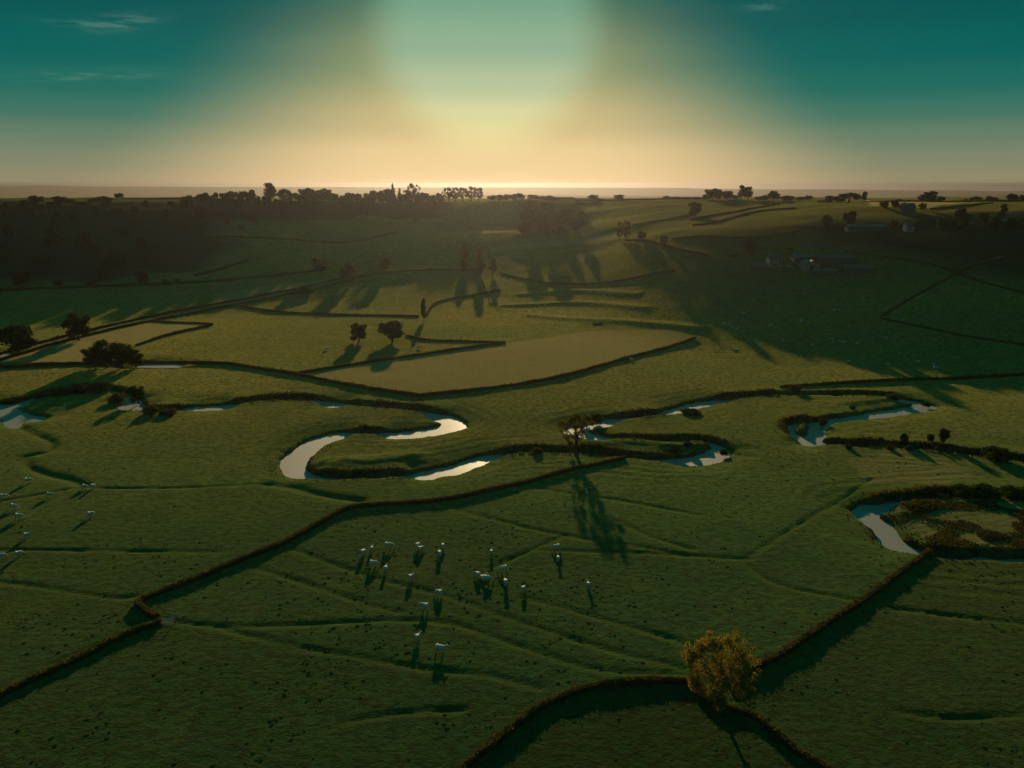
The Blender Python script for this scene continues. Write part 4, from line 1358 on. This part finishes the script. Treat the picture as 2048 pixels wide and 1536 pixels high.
COWS = [  # x, y of the feet, heading (degrees from +X), pose, size, label
    (727, 1110, 80, 'grazing', 1.0, 'white cow at the left end of the herd upper row'),
    (744, 1102, 95, 'standing', 0.85, 'small white cow just right of the leftmost one of the herd'),
    (777, 1097, 20, 'grazing', 1.08, 'large white cow alone at the top left of the herd'),
    (836, 1096, 75, 'grazing', 0.95, 'rear one of two white cows standing close together at the herd top'),
    (842, 1103, 60, 'grazing', 0.95, 'front one of two white cows standing close together at the herd top'),
    (886, 1097, 100, 'grazing', 0.9, 'upper white cow of the pair right of the herd top'),
    (879, 1113, 100, 'grazing', 1.05, 'lower white cow of the pair right of the herd top'),
    (747, 1133, 15, 'grazing', 1.05, 'white cow seen side-on below the leftmost one of the herd'),
    (772, 1142, 85, 'standing', 0.92, 'white cow on the drain line, third from the left of the herd'),
    (823, 1160, 60, 'turned', 0.95, 'white cow alone in the gap left of the herd middle'),
    (878, 1191, 140, 'grazing', 1.0, 'white cow on the long drain in the middle of the herd'),
    (850, 1219, 150, 'turned', 1.0, 'white cow left below the drain in the middle of the herd'),
    (836, 1280, 70, 'standing', 0.9, 'bright white cow seen end-on near the lower drain'),
    (880, 1305, 8, 'standing', 1.1, 'white cow nearest the camera, side-on above the lowest drain'),
    (955, 1154, 130, 'grazing', 0.9, 'left one of the three crowded white cows'),
    (967, 1156, 40, 'lying', 1.0, 'middle one of the three crowded white cows'),
    (974, 1163, 10, 'grazing', 1.0, 'right one of the three crowded white cows'),
    (1007, 1143, 170, 'grazing', 1.0, 'white cow above the one with a long dark shadow, right of the crowd'),
    (1011, 1171, 95, 'grazing', 1.08, 'white cow with a long dark shadow right of the crowded three'),
    (1047, 1183, 70, 'grazing', 0.9, 'white cow at the lower right end of the herd'),
    (983, 1109, 90, 'standing', 0.85, 'lone white cow at the top centre of the field'),
    (1113, 1099, 175, 'grazing', 1.0, 'upper white cow of the pair far right of the herd'),
    (1116, 1122, 85, 'grazing', 0.9, 'lower white cow of the pair far right of the herd'),
    (1176, 1174, 95, 'standing', 0.85, 'white cow farthest to the right of the herd, standing alone'),
    (57, 965, 30, 'grazing', 1.0, 'white cow near the winding ditch at left'),
    (170, 977, 10, 'grazing', 0.95, 'left one of two white cows at the hedge corner at left'),
    (187, 976, 80, 'standing', 0.95, 'right one of two white cows at the hedge corner at left'),
    (100, 993, 20, 'grazing', 0.9, 'white cow just below the slanting ditch at left'),
    (8, 997, 40, 'grazing', 0.95, 'white cow on the ditch at the left edge'),
    (28, 1018, 10, 'grazing', 1.0, 'upper white cow of two near the left edge'),
    (38, 1038, 15, 'grazing', 1.05, 'lower white cow of two near the left edge'),
    (182, 1033, 60, 'grazing', 0.95, 'lone white cow in the middle of the left field'),
    (55, 1075, 50, 'standing', 0.9, 'white cow above the long straight ditch at left'),
    (38, 1112, 60, 'grazing', 0.9, 'white cow below the long straight ditch at left'),
    (3, 1118, 30, 'grazing', 1.0, 'white cow cut by the left edge below the straight ditch'),
    (653, 700, 10, 'grazing', 1.0, 'tiny white cow left of the two meadow trees'),
    (838, 697, 160, 'grazing', 1.1, 'tiny white cow right below the two meadow trees'),
    (1262, 721, 10, 'grazing', 1.0, 'tiny white cow at the near hedge of the tan field'),
]
FAR_COWS = [(1612, 591), (1488, 629), (1448, 649), (1458, 652), (1465, 656), (1477, 654), (1474, 661), (1540, 654), (1602, 644), (1668, 623), (1677, 623), (1566, 684), (1626, 692), (1663, 681),
            (1665, 688), (1680, 686), (1689, 687), (1715, 687), (1460, 695), (1472, 700), (1698, 723), (1772, 679), (1799, 710), (1836, 726), (1776, 729), (1868, 732), (1870, 738), (1821, 758), (1877, 756), (1360, 606)]


def cattle():
    P = {p: cow_mesh(p) for p in ('grazing', 'standing', 'turned', 'lying')}
    rr = random.Random(4)

    def cow(px, py, ang, pose, size, lab, grp, parts=True):
        X, Y, Z, t = ground(px, py)
        body, ears, tail, muz = P[pose]
        e = link('cow', None, None, (X, Y, float(zat(X, Y)[0]) - 0.03))
        e.scale = (size, size, size)
        e.rotation_euler = (0, 0, R(ang))
        tag(e, lab, 'cow', grp)
        link('body', body, e)
        if parts:
            for m in ears:
                link('ear', m, e)
            link('tail', tail, e)
            link('muzzle', muz, e)
    for px, py, a, pose, s, lab in COWS:
        cow(px, py, a + rr.uniform(-8, 8), pose, s * 1.06, lab, 'white cattle in the meadows')
    for px, py in FAR_COWS:
        cow(px, py, rr.choice([0, 20, 160, 180, 60]) + rr.uniform(-15, 15), rr.choice(['grazing', 'grazing', 'standing', 'lying']), 1.0, 'tiny white cow on the shaded pasture of the right slope', 'far white cattle on the right slope', False)


# ------------------------------------------------------------------ buildings
def box(x0, x1, y0, y1, z0, z1):
    v = np.array([(x, y, z) for z in (z0, z1) for y in (y0, y1) for x in (x0, x1)], float)
    f = np.array([(0, 2, 3, 1), (4, 5, 7, 6), (0, 1, 5, 4), (1, 3, 7, 5), (3, 2, 6, 7), (2, 0, 4, 6)])
    return v, f


def gable_roof(L, D, ze, zr, over, axis='x', th=0.22):
    """two pitched slabs with thickness, ridge along x (or y)"""
    parts = []
    for s in (-1, 1):
        e = D / 2 + over
        drop = (zr - ze) * over / (D / 2)
        a = np.array([(-L / 2 - over, s * e, ze - drop), (L / 2 + over, s * e, ze - drop), (L / 2 + over, 0.0, zr), (-L / 2 - over, 0.0, zr)], float)
        b = a + np.array([0, 0, th])
        v = np.vstack([a, b])
        f = np.array([(0, 1, 2, 3), (7, 6, 5, 4), (0, 4, 5, 1), (1, 5, 6, 2), (2, 6, 7, 3), (3, 7, 4, 0)])
        if axis == 'y':
            v = v[:, [1, 0, 2]] * np.array([1, 1, 1])
        parts.append((v, f))
    return parts


def gabled_walls(L, D, ze, zr, axis='x'):
    x, y = L / 2, D / 2
    v = np.array([(-x, -y, -1.5), (x, -y, -1.5), (x, y, -3.5), (-x, y, -1.5), (-x, -y, ze), (x, -y, ze), (x, y, ze), (-x, y, ze), (-x, 0, zr - 0.02), (x, 0, zr - 0.02)], float)
    if axis == 'y':
        v = v[:, [1, 0, 2]]
    f4 = [(0, 1, 5, 4), (2, 3, 7, 6), (1, 2, 6, 5), (3, 0, 4, 7), (5, 6, 9, 9), (7, 4, 8, 8)]
    return v, f4


def pydata(name, v, f, mat):
    me = bpy.data.meshes.new(name)
    me.from_pydata([tuple(p) for p in v], [], [tuple(dict.fromkeys(q_)) for q_ in f])
    me.materials.append(mat)
    return me


def building(name, px, py, L, D, ze, zr, wall, roof, label, axis='x', rot=0.0, windows=(), doors=(), chimney=False, openfront=False):
    X, Y, Z, t = ground(px, py)
    e = link(name, None, None, (X, Y + D / 2, float(zat(X, Y + D / 2)[0]) - 0.2))
    e.rotation_euler = (0, 0, R(rot))
    tag(e, label, 'building', 'farm buildings on the right slope')
    v, f = gabled_walls(L, D, ze, zr, axis)
    w = link('wall', pydata(name + '_wall', v, f, wall), e)
    parts = gable_roof(L, D, ze, zr, 0.5, axis)
    for a, b in parts:
        rf = link('roof', mesh_from(name + '_roof', a, b, [roof]), e)
    if chimney:
        a, b = box(-L * 0.3 - 0.4, -L * 0.3 + 0.4, -0.35, 0.35, zr - 0.3, zr + 1.3)
        link('chimney', mesh_from('chimney', a, b, [wall]), rf)
    fy = -(D / 2 if axis == 'x' else L / 2)
    for (wx, wz, ww, wh) in windows:
        a, b = box(wx - ww / 2, wx + ww / 2, fy - 0.06, fy + 0.05, wz, wz + wh)
        wo = link('window', mesh_from('window', a, b, [M_GLASS]), e)
        fr = [box(wx - ww / 2 - 0.14, wx - ww / 2, fy - 0.10, fy + 0.05, wz, wz + wh), box(wx + ww / 2, wx + ww / 2 + 0.14, fy - 0.10, fy + 0.05, wz, wz + wh),
              box(wx - ww / 2 - 0.14, wx + ww / 2 + 0.14, fy - 0.10, fy + 0.05, wz + wh, wz + wh + 0.16), box(wx - ww / 2 - 0.14, wx + ww / 2 + 0.14, fy - 0.14, fy + 0.05, wz - 0.16, wz)]
        a, b = join(fr)
        link('frame', mesh_from('window_frame', a, b, [M_STONEWALL]), wo)
    for (wx, ww, wh) in doors:
        a, b = box(wx - ww / 2, wx + ww / 2, fy - 0.07, fy + 0.05, 0.0, wh)
        link('door', mesh_from('door', a, b, [M_TIMBER]), e)
    return e


def farm():
    building('farmhouse', 1551, 535, 9.5, 8, 6.0, 8.6, M_STONEWALL, M_TILE, 'pale two-storey farmhouse with small windows at the left of the farm', chimney=True,
             windows=[(-2.8, 1.1, 1.0, 1.5), (2.8, 1.1, 1.0, 1.5), (-2.8, 4.0, 1.0, 1.4), (0, 4.0, 1.0, 1.4), (2.8, 4.0, 1.0, 1.4)], doors=[(0, 1.1, 2.2)])
    building('barn', 1622, 541, 16, 11, 3.6, 6.3, M_STONEWALL, M_SHEET, 'barn with pale gable end facing the valley in the middle of the farm', axis='y', doors=[(0, 3.4, 3.2)])
    building('cattle_shed', 1634, 527, 33, 9, 3.8, 5.6, M_GREYWALL, M_SHEET, 'long blue-green roofed shed at the back of the farm, left part', doors=[(-10, 3.2, 3.2), (0, 3.2, 3.2), (10, 3.2, 3.2)])
    building('cattle_shed', 1674, 529, 26, 10, 3.6, 5.4, M_GREYWALL, M_SLATE, 'dark roofed shed at the back of the farm, right part', doors=[(-7, 3.4, 3.2), (6, 3.4, 3.2)])
    building('open_shed', 1720, 547, 21, 9, 3.0, 4.8, M_GREYWALL, M_TILE, 'low brown-roofed shed standing apart at the right end of the farm', doors=[(-6, 3, 2.6), (0, 3, 2.6), (6, 3, 2.6)])
    building('outbuilding', 1520, 541, 11, 6, 2.8, 4.6, M_GREYWALL, M_TILE, 'small dark outbuilding left of the pale farmhouse', doors=[(0, 1.2, 2.0)], windows=[(-3, 1.0, 0.9, 0.9)])
    building('outbuilding', 1650, 551, 16, 6, 2.6, 4.0, M_GREYWALL, M_SHEET, 'low shed below the pale-gabled barn', doors=[(-4, 2.2, 2.2)])
    building('hill_house', 1818, 424, 11, 8, 4.2, 7.2, M_GREYWALL, M_SLATE, 'grey hilltop house with slate roof under the right ridge', chimney=True, windows=[(-3, 1.0, 1.0, 1.4), (3, 1.0, 1.0, 1.4)], doors=[(0, 1.1, 2.1)])
    building('long_barn', 1733, 463, 30, 8, 3.2, 5.0, M_GREYWALL, M_SHEET, 'long low grey barn on the shaded upper right slope', doors=[(-8, 3, 2.8), (8, 3, 2.8)])
    building('tower_house', 1820, 464, 6.5, 6.5, 6.0, 8.4, M_STONEWALL, M_SLATE, 'narrow pale house on the shaded upper right slope', windows=[(0, 1.0, 1.0, 1.4), (0, 3.8, 1.0, 1.3)])
    building('cottage', 1935, 457, 9, 7, 3.2, 5.6, M_GREYWALL, M_SLATE, 'small cottage among trees near the upper right edge', doors=[(0, 1.1, 2.0)], windows=[(-2.6, 1.0, 0.9, 1.2), (2.6, 1.0, 0.9, 1.2)])
    building('long_barn', 2015, 453, 22, 8, 3.4, 5.2, M_GREYWALL, M_SLATE, 'grey barn at the right edge of the shaded slope', doors=[(-5, 3, 2.8), (5, 3, 2.8)])

    # a pale van parked in the yard
    X, Y, Z, t = ground(1580, 537)
    e = link('parked_van', None, None, (X, Y, float(zat(X, Y)[0])))
    tag(e, 'pale van parked in the farmyard between house and barn', 'van')
    prof = [(-2.5, 0.45), (2.5, 0.45), (2.5, 1.05), (1.75, 1.25), (1.15, 2.05), (-2.45, 2.1)]
    n = len(prof)
    vv = [(a, s * 0.95, b) for s in (-1, 1) for a, b in prof]
    ff = [tuple(range(n))[::-1], tuple(range(n, 2 * n))] + [(i, (i + 1) % n, n + (i + 1) % n, n + i) for i in range(n)]
    link('body', pydata('van_body', vv, ff, M_STONEWALL), e)
    for sx in (-1.6, 1.6):
        for s in (-1, 1):
            a, b = tube([(sx, s * 0.78, 0.36), (sx, s * 1.0, 0.36)], [0.36, 0.36], 12)
            link('wheel', mesh_from('van_wheel', a, b, [M_TIMBER]), e)
    a, b = box(1.2, 1.75, -0.8, 0.8, 1.3, 1.32)
    a = np.array([(1.78, -0.8, 1.28), (1.78, 0.8, 1.28), (1.2, 0.8, 2.0), (1.2, -0.8, 2.0)])
    link('windscreen', pydata('van_screen', a, [(0, 1, 2, 3)], M_GLASS), e)


# ------------------------------------------------------------------ small things: gate, scrub, tussocks
def gate():
    X, Y, Z, t = ground(334, 1246)
    e = link('field_gate', None, None, (X, Y, float(zat(X, Y)[0])))
    e.rotation_euler = (0, 0, R(12))
    tag(e, 'pale metal field gate in the gap between the two left hedges', 'gate')
    for x in (-1.7, 1.7):
        a, b = tube([(x, 0, -0.4), (x, 0, 1.35)], [0.09, 0.08], 8)
        link('post', mesh_from('gate_post', a, b, [M_TIMBER], True), e)
    for z in (0.25, 0.5, 0.75, 1.0, 1.2):
        a, b = tube([(-1.6, 0, z), (1.6, 0, z)], [0.03, 0.03], 6)
        link('rail', mesh_from('gate_rail', a, b, [M_METAL], True), e)
    for x in (-1.55, 0.0, 1.55):
        a, b = tube([(x, 0.04, 0.22), (x, 0.04, 1.22)], [0.028, 0.028], 6)
        link('upright', mesh_from('gate_upright', a, b, [M_METAL], True), e)


def bank_scrub():
    """rank grass, nettles and brambles on the river banks: nobody could count them"""
    r = np.random.default_rng(21)
    seg = RIVER_PTS
    n = 20000
    k = r.integers(1, len(seg) - 1, n)
    fr = r.uniform(0, 1, n)[:, None]
    ctr = seg[k] * (1 - fr) + seg[k + 1] * fr
    tan = seg[k + 1, :2] - seg[k - 1, :2]
    tan /= np.linalg.norm(tan, axis=1, keepdims=True) + 1e-9
    nor = np.stack([-tan[:, 1], tan[:, 0]], -1)
    side = np.where(nor[:, 1] > 0, 1.0, -1.0)                     # +1: away from the camera
    far = r.uniform(0, 1, n) < 0.82
    sgn = np.where(far, side, -side)
    nbw = np.where(far, 1.5, ctr[:, 3])
    off = ctr[:, 2] + nbw * r.uniform(0.3, 1.2, n) + r.exponential(0.7, n)
    P = ctr[:, :2] + nor * (sgn * off)[:, None]
    dens = vnoise(P[:, 0], P[:, 1], 14.0, 51)
    keep = (dens > -0.55) & (P[:, 1] < 520)
    P, far = P[keep], far[keep]
    xs = np.array(LOOP)
    Q = np.stack([r.uniform(xs[:, 0].min(), xs[:, 0].max(), 6000), r.uniform(xs[:, 1].min(), xs[:, 1].max(), 6000)], -1)
    Q = Q[inside(LOOP, Q[:, 0], Q[:, 1]) & (vnoise(Q[:, 0], Q[:, 1], 7.0, 55) > -0.1)]
    P = np.vstack([P, Q])
    far = np.r_[far, np.ones(len(Q), bool)]
    z = zat(P[:, 0], P[:, 1])
    ok = z > -1.7
    P, z, far = P[ok], z[ok], far[ok]
    hgt = np.where(grid_at(vis, P[:, 0], P[:, 1]) > 0.3, 0.25, 1.0) * (0.30 + 0.75 * np.clip(vnoise(P[:, 0], P[:, 1], 11.0, 52) + 0.2, 0, 1)) * np.where(far, 1.0, 0.5)
    m = 6
    nn = len(P)
    base = np.repeat(np.stack([P[:, 0], P[:, 1], z], -1), m, 0)
    hh = np.repeat(hgt, m)
    u = rand_unit(r, nn * m)
    pts = base + u * np.stack([hh * 0.8, hh * 0.8, hh * 0.5], -1) + np.stack([0 * hh, 0 * hh, hh * 0.45], -1)
    nr = u + 0.6 * rand_unit(r, nn * m)
    nr /= np.linalg.norm(nr, axis=1, keepdims=True)
    v, f = leaf_quads(pts, nr, 0.16 + 0.16 * hh, r)
    me = mesh_from('bank_scrub', v, f, [M_SCRUB], False)
    attr(me, 'tint', np.repeat(r.uniform(0, 1, nn * m), 4))
    o = link('bank_scrub', me)
    o["kind"] = "stuff"
    o["label"] = "rank grass and brambles along the river banks"
    o["category"] = "scrub"


def tussocks():
    """tufts of coarse grass scattered over the pastures"""
    r = np.random.default_rng(22)
    n = 90000
    Y = 92 + (380 - 92) * r.uniform(0, 1, n) ** 0.9
    X = r.uniform(-0.80, 0.80, n) * Y
    cl = 0.6 * vnoise(X, Y, 16.0, 61) + 0.5 * vnoise(X, Y, 5.0, 62) + 0.35 * vnoise(X, Y, 45.0, 63)
    keep = (cl + r.normal(0, 0.38, n) > 0.55) & (r.uniform(0, 1, n) < 0.34)
    keep &= (grid_at(riv.d, X, Y) > 8) & (grid_at(dit.d, X, Y) > 0.7)
    X, Y = X[keep], Y[keep]
    n = len(X)
    z = zat(X, Y)
    s = r.uniform(0.0, 1.0, n) ** 2 * 0.30 + 0.08
    k = 6
    th = np.linspace(0, 2 * math.pi, k, endpoint=False)[None, :] + r.uniform(0, 1, n)[:, None]
    rr = s[:, None] * r.uniform(0.7, 1.25, (n, k))
    ring = np.stack([X[:, None] + np.cos(th) * rr * 1.35, Y[:, None] + np.sin(th) * rr, np.repeat(z[:, None] - 0.04, k, 1)], -1)
    mid = np.stack([X[:, None] + np.cos(th + 0.4) * rr * 0.9, Y[:, None] + np.sin(th + 0.4) * rr * 0.66, z[:, None] + (s * 0.30)[:, None] * r.uniform(0.6, 1.3, (n, k))], -1)
    top = np.stack([X, Y, z + s * 0.36], -1)[:, None, :]
    V = np.concatenate([ring, mid, top], 1)
    tri = []
    for a in range(k):
        b = (a + 1) % k
        tri += [(a, b, k + a), (b, k + b, k + a), (k + a, k + b, 2 * k)]
    F = (np.arange(n) * (2 * k + 1))[:, None, None] + np.array(tri)[None]
    me = mesh_from('tussock_grass', V.reshape(-1, 3), F.reshape(-1, 3), [M_TUFT], False)
    attr(me, 'tint', np.repeat(r.uniform(0, 1, n), 2 * k + 1))
    o = link('tussock_grass', me)
    o["kind"] = "stuff"
    o["label"] = "tufts of coarse grass scattered over the pastures"
    o["category"] = "grass"
    print('tussocks', n)


def haze():
    m, t, out = new_mat("haze_air")
    pv = t.node('ShaderNodeVolumePrincipled')
    pv.inputs['Color'].default_value = (0.175, 0.160, 0.175, 1)
    pv.inputs['Density'].default_value = 0.00007
    pv.inputs['Anisotropy'].default_value = 0.77
    t.l.new(pv.outputs[0], out.inputs['Volume'])
    v, f = box(-26000, 26000, -4000, 21500, -320, 110)
    o = link('haze', mesh_from('haze', v, f, [m]))
    o["kind"] = "stuff"


ridge_trees()
build_hedges()
hill_trees()
hero_trees()
cattle()
farm()
gate()
bank_scrub()
tussocks()
haze()
